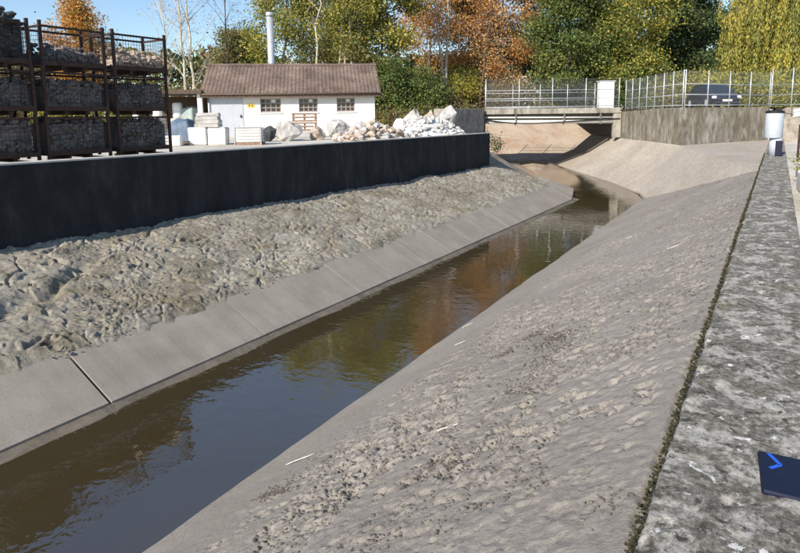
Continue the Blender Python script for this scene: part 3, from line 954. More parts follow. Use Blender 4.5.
# roof: rows of pantiles, real ribs and laps
def roof():
    rf = MB()
    ov = 0.38
    sl = RZ / (HD / 2)
    for side in (0, 1):
        q = []
        for (y, dz) in ((-ov, 0), (HD / 2, 0)):
            yy_ = y if side == 0 else HD - y
            z = HE + 0.03 + (y) * sl
            q += [(-0.28, yy_, z), (HL + 0.28, yy_, z), (-0.28, yy_, z + 0.05), (HL + 0.28, yy_, z + 0.05)]
        rf.add(q, [(0, 1, 5, 4), (2, 6, 7, 3), (0, 2, 3, 1), (0, 4, 6, 2), (1, 3, 7, 5)])
    ro = rf.build('roof', M['wood'], house)
    nx, ny = 46, 9
    X_, Y_, Z_ = [], [], []
    u_ = np.linspace(0, nx, nx * 6 + 1)
    rib = 0.055 * np.abs(np.sin(np.pi * u_)) ** 0.8
    for side in (0, 1):
        gx, gy, gz = [], [], []
        for j in range(ny):
            for t_, lift in ((0.0, 0.035), (0.98, 0.0)):
                s_ = (j + t_) / ny
                y = -ov - 0.03 + (HD / 2 + ov + 0.03) * s_
                wob = 0.012 * np.sin(u_ * 0.31 + j) + 0.006 * np.sin(u_ * 1.7 + 2 * j)
                gx.append(-0.32 + (HL + 0.64) * u_ / nx)
                gy.append(np.full(u_.shape, y if side == 0 else HD - y))
                gz.append(HE + 0.085 + y * sl + lift + rib + wob)
        o = link('roof_tiles', grid_mesh('roof_tiles', np.array(gx), np.array(gy), np.array(gz)), M['tiles'], ro)
        o["kind"] = 'stuff'
    MB().tube([(-0.34 + (HL + 0.68) * t_, HD / 2, HE + RZ + 0.13 + 0.012 * math.sin(t_ * 40)) for t_ in np.linspace(0, 1, 40)], 0.1, 8).build('ridge_tiles', M['tiles'], ro)
roof()
# flue
fx, fy, _ = F(-7.15, 34.6)
fl = empty('steel_flue', (fx, fy, YZ)); tag(fl, 'tall shiny steel flue standing behind the white workshop', 'chimney')
MB().lathe([(0.19, 0), (0.19, 6.55)], (0, 0, 0), 16).build('flue_pipe', M['flue'], fl, True)
MB().lathe([(0.215, 6.5), (0.215, 6.72), (0.15, 6.74)], (0, 0, 0), 16).build('flue_cap', M['flue'], fl, True)
for z in (1.8, 3.6, 5.1):
    MB().lathe([(0.2, z), (0.2, z + 0.05)], (0, 0, 0), 16).build('flue_band', M['galv'], fl, True)
# open shed beside the house
sx_, sy_, _ = F(-12.6, 29.3)
shed = empty('open_shed', (sx_, sy_, YZ), YAW + R(6)); tag(shed, 'flat roofed open shed joined to the left of the white workshop', 'shed')
MB().box((-0.6, -0.4, 2.14), (3.1, 3.4, 2.28)).build('roof', M['soffit'], shed, bevel=0.02)
MB().box((-0.62, -0.43, 2.10), (3.1, -0.403, 2.3)).build('fascia', M['wood'], shed)
for x in (-0.2, 2.85):
    MB().box((x, -0.2, 0), (x + 0.22, 0.02, 2.1)).build('post', M['render'], shed)
    MB().box((x, 2.9, 0), (x + 0.22, 3.12, 2.1)).build('post', M['wood'], shed)
MB().box((-0.4, 3.2, 0), (3.0, 3.3, 2.09)).build('back_boarding', M['wood'], shed)
for i, (x, y, lab) in enumerate(((-11.9, 29.9, 'white plastic drum on a plinth in the shed, near its left post'), (-11.05, 30.3, 'white plastic drum on a plinth in the shed, next to the green tank'))):
    wx_, wy_, _ = F(x, y)
    d = empty('drum', (wx_, wy_, YZ)); tag(d, lab, 'drum', 'drums in the shed')
    MB().box((-0.28, -0.28, 0), (0.28, 0.28, 0.95)).build('plinth', M['stone_grey'], d, bevel=0.03)
    MB().lathe([(0.2, 0.952), (0.24, 1.0), (0.24, 1.3), (0.22, 1.34), (0.24, 1.38), (0.24, 1.66), (0.18, 1.72)], (0, 0, 0), 16).build('drum_body', M['white'], d, True)
wx_, wy_, _ = F(-10.35, 30.3)
d = empty('tank', (wx_, wy_, YZ)); tag(d, 'grey green box tank standing in the shed beside the workshop wall', 'tank')
tm = flat_mat('green_tank', (0.30, 0.36, 0.34), 0.5)
MB().box((-0.42, -0.35, 0.0), (0.42, 0.35, 1.45)).build('tank_body', tm, d, bevel=0.05)
MB().box((-0.2, -0.15, 1.452), (0.2, 0.15, 1.52)).build('lid', tm, d, bevel=0.02)

# pallets and blocks in the yard
def block(lat, dep, z, sx, sy, sz, mat, label, rz=0.0, cat='block', name='stone_block', group=None):
    x, y, _ = F(lat, dep)
    me = MB().box((-sx / 2, -sy / 2, 0), (sx / 2, sy / 2, sz))
    o = me.build(name, mat, bevel=min(0.03, sz * 0.12))
    for v in o.data.vertices:
        v.co += Vector((random.uniform(-.012, .012), random.uniform(-.012, .012), random.uniform(-.008, .008)))
    o.location = (x, y, z); o.rotation_euler = (0, 0, YAW + rz)
    tag(o, label, cat, group)
    return o
YB = YZ + 0.004
block(-7.02, 21.2, YB, 0.62, 0.6, 0.62, M['stone_white'], 'white stone block under grey slabs, left one of the pair', 0.1, group='white blocks in the yard')
block(-6.36, 21.25, YB, 0.62, 0.6, 0.60, M['stone_white'], 'white stone block under grey slabs, right one of the pair', 0.06, group='white blocks in the yard')
for k in range(4):
    block(-6.68 + 0.03 * (k % 2), 21.2, YB + 0.625 + 0.122 * k, 0.82 - 0.03 * k, 0.56, 0.118, M['stone_grey'], 'grey stone slab, %s of the four stacked on the white blocks' % ['lowest', 'second lowest', 'second highest', 'highest'][k], 0.05 * k, 'slab', 'stone_slab', 'grey slabs stacked in the yard')
cr = empty('slab_crate', F(-5.2, 21.0, YB), YAW + 0.05); tag(cr, 'timber framed crate of white stone slabs in front of the workshop door', 'crate')
for k in range(5):
    MB().box((-0.42, -0.36, 0.1 + 0.1 * k), (0.42, 0.36, 0.192 + 0.1 * k)).build('slab', M['stone_white'], cr, bevel=0.01)
for x in (-0.46, 0.43):
    for y in (-0.4, 0.37):
        MB().box((x, y, 0), (x + 0.03, y + 0.03, 0.68)).build('corner_post', M['stone_grey'], cr)
MB().box((-0.44, -0.38, 0.0), (0.44, 0.38, 0.095)).build('pallet_base', M['pallet'], cr)
MB().tube([(-0.46, -0.4, 0.62), (0.46, -0.4, 0.62)], 0.015, 5).build('strap', M['galv'], cr)
# blue tarp bundle
bx_, by_, _ = F(-7.75, 21.6)
tb = empty('tarp_bundle', (bx_, by_, YB), YAW); tag(tb, 'blue tarp covered pallet beside the right end of the stone crates', 'tarp')
X_, Y_ = np.meshgrid(np.linspace(-1, 1, 24), np.linspace(-1, 1, 18))
Z_ = 0.78 * (1 - np.maximum(np.abs(X_), np.abs(Y_)) ** 6) + 0.08 * fbm(X_ * 3, Y_ * 3, 3, 5)
link('tarp', grid_mesh('tarp', X_ * 0.45, Y_ * 0.45, np.maximum(0.1, Z_ + 0.12)), M['bluecloth'], tb, True)
MB().box((-0.42, -0.42, 0), (0.42, 0.42, 0.11)).build('pallet_base', M['pallet'], tb)
block(-7.78, 20.6, YB, 0.7, 0.5, 0.36, M['stone_white'], 'white stone block in front of the blue tarp bundle', 0.15)
# slatted pallets against the facade
for k, (zz, lab) in enumerate(((0.0, 'lower of two brown pallets leaning by the middle window'), (0.42, 'upper of two brown pallets leaning by the middle window'))):
    pl = empty('pallet', F(-4.35, 27.9, YZ + 0.30 + zz), YAW + R(6)); tag(pl, lab, 'pallet', 'pallets below the middle window')
    for z in (0.0, 0.16, 0.32):
        MB().box((-0.58, -0.02, z), (0.58, 0.02, z + 0.075)).build('slat', M['pallet'], pl)
    for x in (-0.55, -0.05, 0.46):
        MB().box((x, 0.022, -0.0), (x + 0.09, 0.1, 0.395)).build('bearer', M['pallet'], pl)
block(-4.35, 27.95, YZ + 0.002, 1.3, 0.5, 0.295, M['stone_grey'], 'low grey plinth stone carrying the two brown pallets', R(6))
block(-1.2, 22.3, YB, 2.3, 0.18, 0.22, M['render'], 'long white stone beam lying behind the dark wall', 0.55, 'beam', 'stone_beam')

# boulders
def boulder(lat, dep, s_, seed, mat, label, z=YZ - 0.05, group=None):
    me = hull_mesh('boulder', 22, (s_[0] * .62, s_[1] * .62, s_[2] * .6), seed, 0.35)
    bm = bmesh.new(); bm.from_mesh(me)
    bmesh.ops.subdivide_edges(bm, edges=list(bm.edges), cuts=3, use_grid_fill=True)
    bm.normal_update()
    co = np.array([tuple(v.co) for v in bm.verts]); ss = max(s_)
    dd = 0.10 * ss * (fbm(co[:, 0] * 3.1 / ss + co[:, 2] * 2, co[:, 1] * 3.3 / ss - co[:, 2] * 1.7, 4, seed, 0.6))
    for v, q in zip(list(bm.verts), dd): v.co += v.normal * q
    bm.to_mesh(me); bm.free()
    zmin = min(v.co.z for v in me.vertices)
    o = link('boulder', me, mat)
    o.location = (*F(lat, dep)[:2], z - zmin); o.rotation_euler = (0, 0, seed * 1.3)
    tag(o, label, 'boulder', group)
    return o
BG = 'large boulders in the yard'
boulder(0.62, 28.3, (1.1, 1.0, 1.45), 3, M['stone_grey'], 'tall pointed grey boulder rising behind the white cobble heap', group=BG)
boulder(1.5, 28.9, (0.8, 0.8, 1.25), 5, M['stone_brown'], 'rounded tan boulder between two taller boulders behind the cobble heap', group=BG)
boulder(2.25, 28.9, (1.0, 0.9, 1.4), 9, M['stone_grey'], 'grey boulder behind the right part of the cobble heap', group=BG)
boulder(0.05, 27.6, (0.8, 0.8, 1.0), 11, M['stone_white'], 'pale boulder at the left foot of the tall pointed boulder', group=BG)
boulder(-4.35, 23.6, (1.0, 0.9, 0.85), 13, M['stone_grey'], 'broad grey boulder in front of the middle window of the workshop', group=BG)
boulder(-5.05, 23.4, (0.55, 0.6, 0.62), 17, M['stone_dark'], 'small dark boulder left of the broad grey boulder', group=BG)
boulder(-4.75, 24.4, (0.9, 0.7, 0.8), 19, M['stone_white'], 'pale boulder behind the small dark boulder', group=BG)
boulder(-3.35, 24.5, (0.7, 0.6, 0.62), 23, M['stone_brown'], 'low tan boulder right of the broad grey boulder', group=BG)
boulder(-2.6, 25.2, (0.95, 0.8, 0.85), 29, M['stone_grey'], 'grey boulder below the right window of the workshop', group=BG)
boulder(-1.85, 25.8, (0.8, 0.8, 0.8), 31, M['stone_white'], 'pale boulder near the right corner of the workshop', group=BG)
boulder(-1.2, 26.1, (0.85, 0.8, 0.86), 37, M['stone_brown'], 'tan boulder left of the brown rubble heap', group=BG)

# stone heaps: a core and the stones lying on it, each stone an object
def heap(cx, cy, ax, ay, h, n, smin, smax, mats, name, label, group, seed, cat='stone'):
    r_ = np.random.default_rng(seed)
    th = np.linspace(0, 2 * np.pi, 28)
    rr = np.linspace(0, 1, 9)
    TT, RR = np.meshgrid(th, rr)
    prof = lambda q: h * (1 - q ** 1.6)
    X_ = cx + ax * RR * np.cos(TT) * 0.96; Y_ = cy + ay * RR * np.sin(TT) * 0.96
    Z_ = YZ - 0.03 + prof(RR) * 0.92 + 0.12 * fbm(X_ * 1.5, Y_ * 1.5, 3, seed) * (1 - RR)
    o = link(name + '_core', grid_mesh('core', X_, Y_, Z_), mats[0])
    tag(o, 'small rubble making up the body of the %s' % group, 'rubble', kind='stuff')
    shapes = []
    for i in range(7):
        shapes.append([link_mesh(hull_mesh(name, 15, (0.5, 0.43, 0.37), seed * 31 + i), mt) for mt in mats])
    for i in range(n):
        t_ = r_.uniform(0, 2 * np.pi); q = math.sqrt(r_.uniform(0, 1)) * 0.97
        s_ = r_.uniform(smin, smax)
        x, y = cx + ax * q * math.cos(t_), cy + ay * q * math.sin(t_)
        z = YZ + prof(q) * 0.92 + s_ * 0.16 + 0.12 * float(fbm(np.array([x * 1.5]), np.array([y * 1.5]), 3, seed)[0]) * (1 - q)
        o = bpy.data.objects.new(name, shapes[r_.integers(7)][r_.integers(len(mats))])
        COL.objects.link(o)
        o.location = (x, y, z); o.scale = (s_, s_, s_)
        o.rotation_euler = (r_.uniform(-.5, .5), r_.uniform(-.5, .5), r_.uniform(0, 6.28))
        tag(o, label, cat, group)
def link_mesh(me, mt):
    me.materials.append(mt); return me
heap(-13.05, 23.3, 1.35, 2.45, 0.92, 260, 0.16, 0.30, [M['stone_white'], M['stone_white'], M['stone_grey']], 'cobble', 'pale cobble stone on the white cobble heap behind the wall', 'white cobble heap', 3)
heap(-13.0, 18.9, 1.15, 2.2, 0.55, 110, 0.2, 0.46, [M['stone_brown'], M['stone_grey'], M['stone_brown']], 'rubble_stone', 'brownish rough stone on the rubble heap left of the cobbles', 'brown rubble heap', 5)

# ================================================================== GAUGE POST ON THE COPING
gp = empty('gauge_post', (-0.03, 24.0, 0.0)); tag(gp, 'white cylindrical gauge housing on a white post at the far end of the coping', 'gauge post')
MB().lathe([(0.19, -0.01), (0.19, 0.60)], (0, 0, 0), 20).build('post', M['postpaint'], gp, True)
MB().lathe([(0.26, 0.60), (0.27, 0.62), (0.27, 1.42), (0.26, 1.44)], (-0.08, 0, 0), 24).build('housing', M['postpaint'], gp, True)
MB().lathe([(0.285, 1.442), (0.285, 1.49), (0.2, 1.53)], (-0.08, 0, 0), 24).build('lid', M['black'], gp, True)
MB().box((0.0, -0.3, 0.02), (0.2, -0.195, 0.52)).build('shade_box', M['navy'], gp, bevel=0.01)  # dark box added in place of the shadow below the housing
# guard rail on the right
gr = empty('guard_rail', (0.45, 26.2, -0.22)); tag(gr, 'galvanised guard rail ending behind the white gauge post', 'guard rail')
def wbeam(pts, name):
    prof = [(0, -0.16), (0.04, -0.13), (0.04, -0.05), (0, -0.02), (0, 0.02), (0.04, 0.05), (0.04, 0.13), (0, 0.16)]
    mb = MB(); k = len(prof)
    vs = []
    for p in pts:
        for a, z in prof: vs.append((p[0], p[1] - a, p[2] + z))
    fs = [(i * k + j, i * k + j + 1, (i + 1) * k + j + 1, (i + 1) * k + j) for i in range(len(pts) - 1) for j in range(k - 1)]
    mb.add(vs, fs)
    return mb.build(name, M['galv'], gr)
wbeam([(0.0, 0, 1.62), (0.5, -0.2, 1.74), (1.2, -0.5, 1.95), (4.0, -1.6, 2.1)], 'beam')
for x, y, z in ((0.5, -0.12, 1.6), (2.2, -0.8, 1.9)):
    MB().box((x - 0.05, y, 0), (x + 0.05, y + 0.1, z)).build('post', M['galv'], gr)
# retaining wall under the road on the right
wallprism('retaining_wall', (-0.2, 40.2), (14, 37.0), -0.3, 1.70, 0.5, M['rough_conc'], 'rough retaining wall below the fence at the right edge')
# pale blocks beside the coping
SG = 'pale blocks beside the coping'
def sblock(x, y, z, sx, sy, sz, mat, lab, rz=0.0):
    o = MB().box((-sx / 2, -sy / 2, 0), (sx / 2, sy / 2, sz)).build('stone_block', mat, bevel=0.03)
    o.location = (x, y, z); o.rotation_euler = (0, 0, rz)
    tag(o, lab, 'block', SG)
sblock(1.25, 22.0, -0.216, 1.0, 1.3, 0.75, M['stone_white'], 'tall pale stone block beside the gauge post')
sblock(0.82, 15.2, -0.216, 0.7, 1.6, 0.42, M['render'], 'low white stone block beside the coping below the weed', 0.05)
sblock(0.80, 12.7, -0.216, 0.62, 1.4, 0.34, M['stone_white'], 'low pale stone block, nearest of those beside the coping', -0.04)
sblock(0.9, 18.4, -0.216, 0.8, 1.5, 0.3, M['stone_grey'], 'flat grey stone block between the weed and the gauge post', 0.03)
rf = empty('rusty_frame', (0.62, 24.6, -0.22)); tag(rf, 'rusty steel frame beside the white gauge post', 'frame')
for x in (0, 0.5):
    for y in (0, 0.6):
        MB().box((x, y, 0), (x + 0.06, y + 0.06, 1.25)).build('leg', M['rust'], rf)
for z in (0.75, 1.19):
    MB().box((0.062, 0, z), (0.498, 0.06, z + 0.06)).build('crossbar', M['rust'], rf)
    MB().box((0.062, 0.6, z), (0.498, 0.66, z + 0.06)).build('crossbar', M['rust'], rf)
    for x in (0.0, 0.5):
        MB().box((x, 0.062, z + 0.002), (x + 0.06, 0.598, z + 0.058)).build('crossbar', M['rust'], rf)

# ================================================================== NAVY CASE ON THE COPING
nc = empty('navy_case', (0.19, 2.79, 0.004), R(4)); tag(nc, 'flat dark navy case with bright blue chevron lying on the lichen covered coping', 'case')
MB().box((-0.165, -0.17, -0.012), (0.3, 0.155, 0.012)).build('shell', M['navy'], nc, bevel=0.008)
ch = MB()
for a, b in (((-0.125, 0.14), (-0.085, 0.06)), ((-0.085, 0.06), (-0.125, 0.015))):
    dx, dy = b[0] - a[0], b[1] - a[1]; L = math.hypot(dx, dy); nx_, ny_ = -dy / L * 0.008, dx / L * 0.008
    ch.add([(a[0] + nx_, a[1] + ny_, 0.0122), (a[0] - nx_, a[1] - ny_, 0.0122), (b[0] - nx_, b[1] - ny_, 0.0122), (b[0] + nx_, b[1] + ny_, 0.0122),
            (a[0] + nx_, a[1] + ny_, 0.0135), (a[0] - nx_, a[1] - ny_, 0.0135), (b[0] - nx_, b[1] - ny_, 0.0135), (b[0] + nx_, b[1] + ny_, 0.0135)],
           [(0, 1, 2, 3), (4, 7, 6, 5), (0, 4, 5, 1), (1, 5, 6, 2), (2, 6, 7, 3), (3, 7, 4, 0)])
ch.build('chevron_mark', M['bluemark'], nc)

# ================================================================== CABINET, CAR
cb = empty('cabinet', F(14.35, 42.2, 1.70), YAW); tag(cb, 'white cabinet standing on the bridge behind the railing', 'cabinet')
MB().box((-0.5, -0.3, 0.1), (0.5, 0.3, 1.95)).build('cabinet_body', M['white'], cb, bevel=0.03)
MB().box((-0.46, -0.28, 0), (0.46, 0.28, 0.098)).build('plinth', M['stone_grey'], cb)
MB().box((-0.005, -0.306, 0.14), (0.005, -0.301, 1.9)).build('door_joint', M['galv'], cb)
MB().box((-0.55, -0.35, 1.953), (0.55, 0.35, 2.0)).build('lid', M['white'], cb, bevel=0.01)

def car():
    x, y, _ = F(18.9, 36.6)
    c = empty('parked_car', (x, y, 1.73), YAW + R(-96))
    tag(c, 'dark blue hatchback car parked behind the fence, nose towards the stream', 'car')
    # local: +x is the nose
    secs = [(-2.0, 0.35, 0.95, 0.70), (-1.95, 0.30, 1.02, 0.80), (-1.2, 0.26, 1.0, 0.84), (0.0, 0.25, 0.95, 0.85), (0.9, 0.26, 0.92, 0.84), (1.5, 0.27, 0.84, 0.81), (1.95, 0.30, 0.72, 0.74), (2.05, 0.36, 0.60, 0.66)]
    mb = MB(); k = len(mb.v); n = 10
    for (x_, zb, zt, hw) in secs:
        ring = [(-hw * .9, zb), (-hw, zb + 0.12), (-hw * 1.01, (zb + zt) / 2), (-hw * .97, zt - 0.06), (-hw * .86, zt), (hw * .86, zt), (hw * .97, zt - 0.06), (hw * 1.01, (zb + zt) / 2), (hw, zb + 0.12), (hw * .9, zb)]
        mb.v += [(x_, a, b) for a, b in ring]
    for i in range(len(secs) - 1):
        for j in range(n):
            mb.f.append((i * n + j, i * n + (j + 1) % n, (i + 1) * n + (j + 1) % n, (i + 1) * n + j))
    mb.f.append(tuple(range(n))); mb.f.append(tuple((len(secs) - 1) * n + n - 1 - j for j in range(n)))
    body = mb.build('body', M['carpaint'], c, True)
    # cabin
    cabs = [(-1.85, 0.99, 0.74), (-1.45, 1.40, 0.62), (-0.3, 1.47, 0.60), (0.25, 1.42, 0.60), (1.0, 0.92, 0.74)]
    cb_ = MB()
    base = 0.9
    for (x_, zt, hw) in cabs:
        cb_.v += [(x_, -0.78, base), (x_, -hw, zt - 0.03), (x_, -hw * .9, zt), (x_, hw * .9, zt), (x_, hw, zt - 0.03), (x_, 0.78, base)]
    for i in range(len(cabs) - 1):
        for j in range(5):
            cb_.f.append((i * 6 + j, i * 6 + j + 1, (i + 1) * 6 + j + 1, (i + 1) * 6 + j))
    cb_.f.append((0, 1, 2, 3, 4, 5)); cb_.f.append((29, 28, 27, 26, 25, 24))
    cb_.build('cabin', M['carpaint'], c)
    # windscreen, rear and side glass set just proud of the cabin
    def pane(pts, off, name):
        pts = [Vector(p) for p in pts]
        nrm = (pts[1] - pts[0]).cross(pts[3] - pts[0]).normalized()
        if nrm.dot(Vector(off)) < 0: nrm = -nrm
        a = [p + nrm * 0.004 for p in pts]; b = [p + nrm * 0.016 for p in pts]
        MB().add([tuple(p) for p in a + b], [(0, 1, 2, 3), (4, 7, 6, 5), (0, 4, 5, 1), (1, 5, 6, 2), (2, 6, 7, 3), (3, 7, 4, 0)]).build(name, M['carglass'], c)
    pane([(0.93, -0.64, 0.965), (0.93, 0.64, 0.965), (0.30, 0.50, 1.385), (0.30, -0.50, 1.385)], (1, 0, 1), 'windscreen')
    for s_ in (-1, 1):
        pane([(-1.35, s_ * 0.745, 0.99), (-0.35, s_ * 0.745, 0.99), (-0.35, s_ * 0.625, 1.38), (-1.25, s_ * 0.64, 1.33)], (0, s_, 0), 'side_window')
        pane([(-0.25, s_ * 0.745, 0.99), (0.7, s_ * 0.755, 0.985), (0.22, s_ * 0.63, 1.36), (-0.25, s_ * 0.625, 1.385)], (0, s_, 0), 'side_window')
        hl = MB().box((1.86, s_ * 0.66 - 0.13, 0.52), (2.055, s_ * 0.66 + 0.1, 0.67)); hl.build('headlight', M['white'], c, bevel=0.03)
        MB().box((0.62, s_ * 0.80 - 0.02 + s_ * 0.07, 0.93), (0.78, s_ * 0.80 + 0.02 + s_ * 0.14, 1.05)).build('mirror', M['carpaint'], c, bevel=0.02)
        for x_ in (-1.25, 1.3):
            wh = empty('wheel', (x_, s_ * 0.78, 0.30)); wh.parent = c
            ty = MB().lathe([(0.22, -0.09), (0.29, -0.085), (0.305, -0.05), (0.305, 0.05), (0.29, 0.085), (0.22, 0.09)], (0, 0, 0), 22).build('tyre', M['black'], wh, True)
            ty.rotation_euler = (R(90), 0, 0)
            rm = MB().lathe([(0.05, -0.1), (0.2, -0.096), (0.2, 0.096), (0.05, 0.1)], (0, 0, 0), 14).build('rim', M['galv'], wh, False)
            rm.rotation_euler = (R(90), 0, 0)
    MB().box((1.98, -0.38, 0.44), (2.065, 0.38, 0.56)).build('grille', M['black'], c)
    MB().box((2.066, -0.26, 0.36), (2.08, 0.26, 0.47)).build('number_plate', M['white'], c)
    MB().box((1.9, -0.68, 0.24), (2.085, 0.68, 0.355)).build('bumper', M['carpaint'], c, bevel=0.03)
car()

# ================================================================== VEGETATION
def leaves_mesh(name, centers, size, tints, aspect=0.6, hang=False, flat=0.0, seed=0):
    r_ = np.random.default_rng(seed)
    n = len(centers)
    a = r_.normal(size=(n, 3)); a /= np.linalg.norm(a, axis=1, keepdims=True)
    if hang:
        a = a * 0.25 + np.array([0, 0, -1.0]); a /= np.linalg.norm(a, axis=1, keepdims=True)
    b = r_.normal(size=(n, 3)); b -= a * np.sum(a * b, 1, keepdims=True); b /= np.linalg.norm(b, axis=1, keepdims=True)
    s_ = size * r_.uniform(0.6, 1.35, (n, 1))
    p0 = centers - a * s_ * 0.5; p2 = centers + a * s_ * 0.5
    nn = np.cross(a, b)
    mid = centers + nn * s_ * r_.uniform(-0.18, 0.18, (n, 1))
    p1 = mid + b * s_ * 0.5 * aspect; p3 = mid - b * s_ * 0.5 * aspect
    V = np.stack([p0, p1, p2, p3], 1).reshape(-1, 3)
    Q = np.arange(4 * n).reshape(n, 4)
    me = np_mesh(name, V, Q)
    ca = me.color_attributes.new("tint", 'FLOAT_COLOR', 'POINT')
    col = np.ones((4 * n, 4), np.float32)
    col[:, :3] = np.repeat(tints, 4, 0)
    ca.data.foreach_set("color", col.ravel())
    return me
def tint_pick(r_, pal, n, cluster_ids, ncl):
    pal = np.array(pal)
    clus = r_.integers(0, len(pal), ncl)
    own = r_.integers(0, len(pal), n)
    use = np.where(r_.random(n) < 0.6, clus[cluster_ids], own)
    return np.clip(1.65 * pal[use] * r_.uniform(0.6, 1.4, (n, 1)) * r_.uniform(0.92, 1.08, (n, 3)), 0, 1)

PAL = {
 'orange': [(0.40, 0.18, 0.045), (0.34, 0.14, 0.035), (0.40, 0.25, 0.08), (0.22, 0.17, 0.05)],
 'rust': [(0.34, 0.15, 0.05), (0.38, 0.20, 0.075), (0.25, 0.14, 0.055), (0.36, 0.25, 0.10)],
 'yellowgreen': [(0.20, 0.19, 0.035), (0.15, 0.16, 0.035), (0.27, 0.22, 0.045), (0.09, 0.11, 0.03)],
 'olive': [(0.12, 0.125, 0.04), (0.16, 0.14, 0.045), (0.08, 0.095, 0.03), (0.20, 0.16, 0.05)],
 'green': [(0.075, 0.105, 0.03), (0.05, 0.08, 0.025), (0.105, 0.13, 0.038), (0.145, 0.145, 0.042)],
 'dark': [(0.04, 0.065, 0.025), (0.055, 0.08, 0.03), (0.03, 0.05, 0.02), (0.085, 0.105, 0.04)],
 'willow': [(0.24, 0.22, 0.05), (0.19, 0.19, 0.045), (0.32, 0.26, 0.045), (0.13, 0.14, 0.035)],
 'brown': [(0.15, 0.11, 0.06), (0.19, 0.15, 0.08), (0.12, 0.08, 0.045), (0.17, 0.15, 0.06)],
 'bare': [(0.22, 0.15, 0.06), (0.25, 0.19, 0.07)],
}
def tree(name, label, lat, dep, gz, H, cr_, base, nl, pal, size=0.2, mat_b='bark', trunk_r=0.16, limbs=16, spread=0.55, prof='round', group='trees behind the yard and the bridge', seed=0, lean=0.0, sub=5, stems=1, twigs=True):
    r_ = np.random.default_rng(seed * 77 + 5)
    x, y, _ = F(lat, dep)
    root = empty(name, (x, y, gz)); tag(root, label, 'tree', group)
    wood = MB(); tips = []
    for st in range(stems):
        off = Vector((0, 0, 0)) if stems == 1 else Vector((r_.uniform(-.5, .5), r_.uniform(-.5, .5), 0))
        tr = trunk_r / (stems ** 0.4)
        ld = Vector((r_.normal() * 0.06 + lean * RX, r_.normal() * 0.06 + lean * RY, 0))
        if stems > 1: ld += Vector((r_.normal() * 0.09, r_.normal() * 0.09, 0))
        n = 10
        pts = []
        for i in range(n + 1):
            t_ = i / n
            w_ = Vector((r_.normal(), r_.normal(), 0)) * 0.012 * H * t_
            pts.append(off + Vector((0, 0, H * 0.94 * t_ - 0.1)) + ld * H * t_ + w_)
        rad = [tr * (1 - 0.88 * (i / n) ** 0.9) * (1.35 if i == 0 else 1) for i in range(n + 1)]
        wood.tube(pts, rad, 7)
        nlimb = max(4, limbs // stems)
        for k in range(nlimb):
            t_ = base + (0.97 - base) * (k + r_.uniform(0, 0.8)) / nlimb
            q = (t_ - base) / (1 - base)
            if prof == 'round': pr = math.sqrt(max(0.05, 1 - (2 * q - 0.85) ** 2 * 0.8))
            elif prof == 'cone': pr = 1.05 - 0.92 * q
            else: pr = 0.55 + 0.45 * math.sin(math.pi * min(1, q * 0.9 + 0.1))
            L = cr_ * pr * r_.uniform(0.75, 1.1)
            i = min(n - 1, int(t_ * n)); f_ = t_ * n - i
            p = pts[i].lerp(pts[i + 1], f_)
            az = 2.399 * k + r_.uniform(-.5, .5) + st
            el = R(r_.uniform(8, 40) + 38 * q) if prof != 'cone' else R(r_.uniform(-18, 12))
            if prof == 'up': el = R(r_.uniform(35, 65))
            d = Vector((math.cos(az) * math.cos(el), math.sin(az) * math.cos(el), math.sin(el)))
            lp = [p]
            for s_ in range(1, 5):
                d = (d + Vector((r_.normal(), r_.normal(), r_.normal() * 0.6 + 0.25)) * 0.13).normalized()
                lp.append(lp[-1] + d * L / 4)
            r0 = max(0.012, rad[i] * 0.5)
            wood.tube(lp, [r0, r0 * .75, r0 * .52, r0 * .33, r0 * .15], 5, False)
            for s_ in range(sub):
                a = r_.uniform(0.3, 1.0)
                ii = min(3, int(a * 4)); bp = lp[ii].lerp(lp[ii + 1], a * 4 - ii)
                dd = (d + Vector((r_.normal(), r_.normal(), r_.normal() * 0.7)) * 0.75).normalized()
                bl = L * r_.uniform(0.25, 0.5)
                e1 = bp + dd * bl * 0.5 + Vector((r_.normal(), r_.normal(), r_.normal())) * bl * 0.08
                e2 = bp + dd * bl
                wood.tube([bp, e1, e2], [r0 * .35, r0 * .22, r0 * .08], 3, False)
                tips += [e1, e2]
                if twigs:
                    for _q in range(2):
                        e3 = e1 + (dd + Vector((r_.normal(), r_.normal(), r_.normal())) * 0.8).normalized() * bl * 0.5
                        wood.tube([e1, e3], [r0 * .15, r0 * .05], 3, False)
                        tips.append(e3)
            tips.append(lp[-1]); tips.append(lp[3])
    wood.build('trunk', M[mat_b], root)
    if nl:
        big = nl > 1500; nl = int(nl * (3.3 if big else 1.5)); size = size * (1.0 if big else 1.0)
        T = np.array([tuple(p) for p in tips])
        cid = r_.integers(0, len(T), nl)
        keep = r_.random(len(T)) < 0.92
        cid = np.where(keep[cid], cid, r_.integers(0, len(T), nl))
        C_ = T[cid] + r_.normal(size=(nl, 3)) * np.array([spread, spread, spread * 0.7])
        tint = tint_pick(r_, PAL[pal], nl, cid, len(T))
        link('crown', leaves_mesh('crown', C_, size, tint, seed=seed), M['leaf'], root)
    return root
def U(u, dep): return (u - 400) / 600 * dep
GZ = 1.19
def T_(u, dep, *a, **k):
    name, label = a[0], a[1]
    return tree(name, label, U(u, dep), dep, k.pop('gz', GZ), *a[2:], **k)

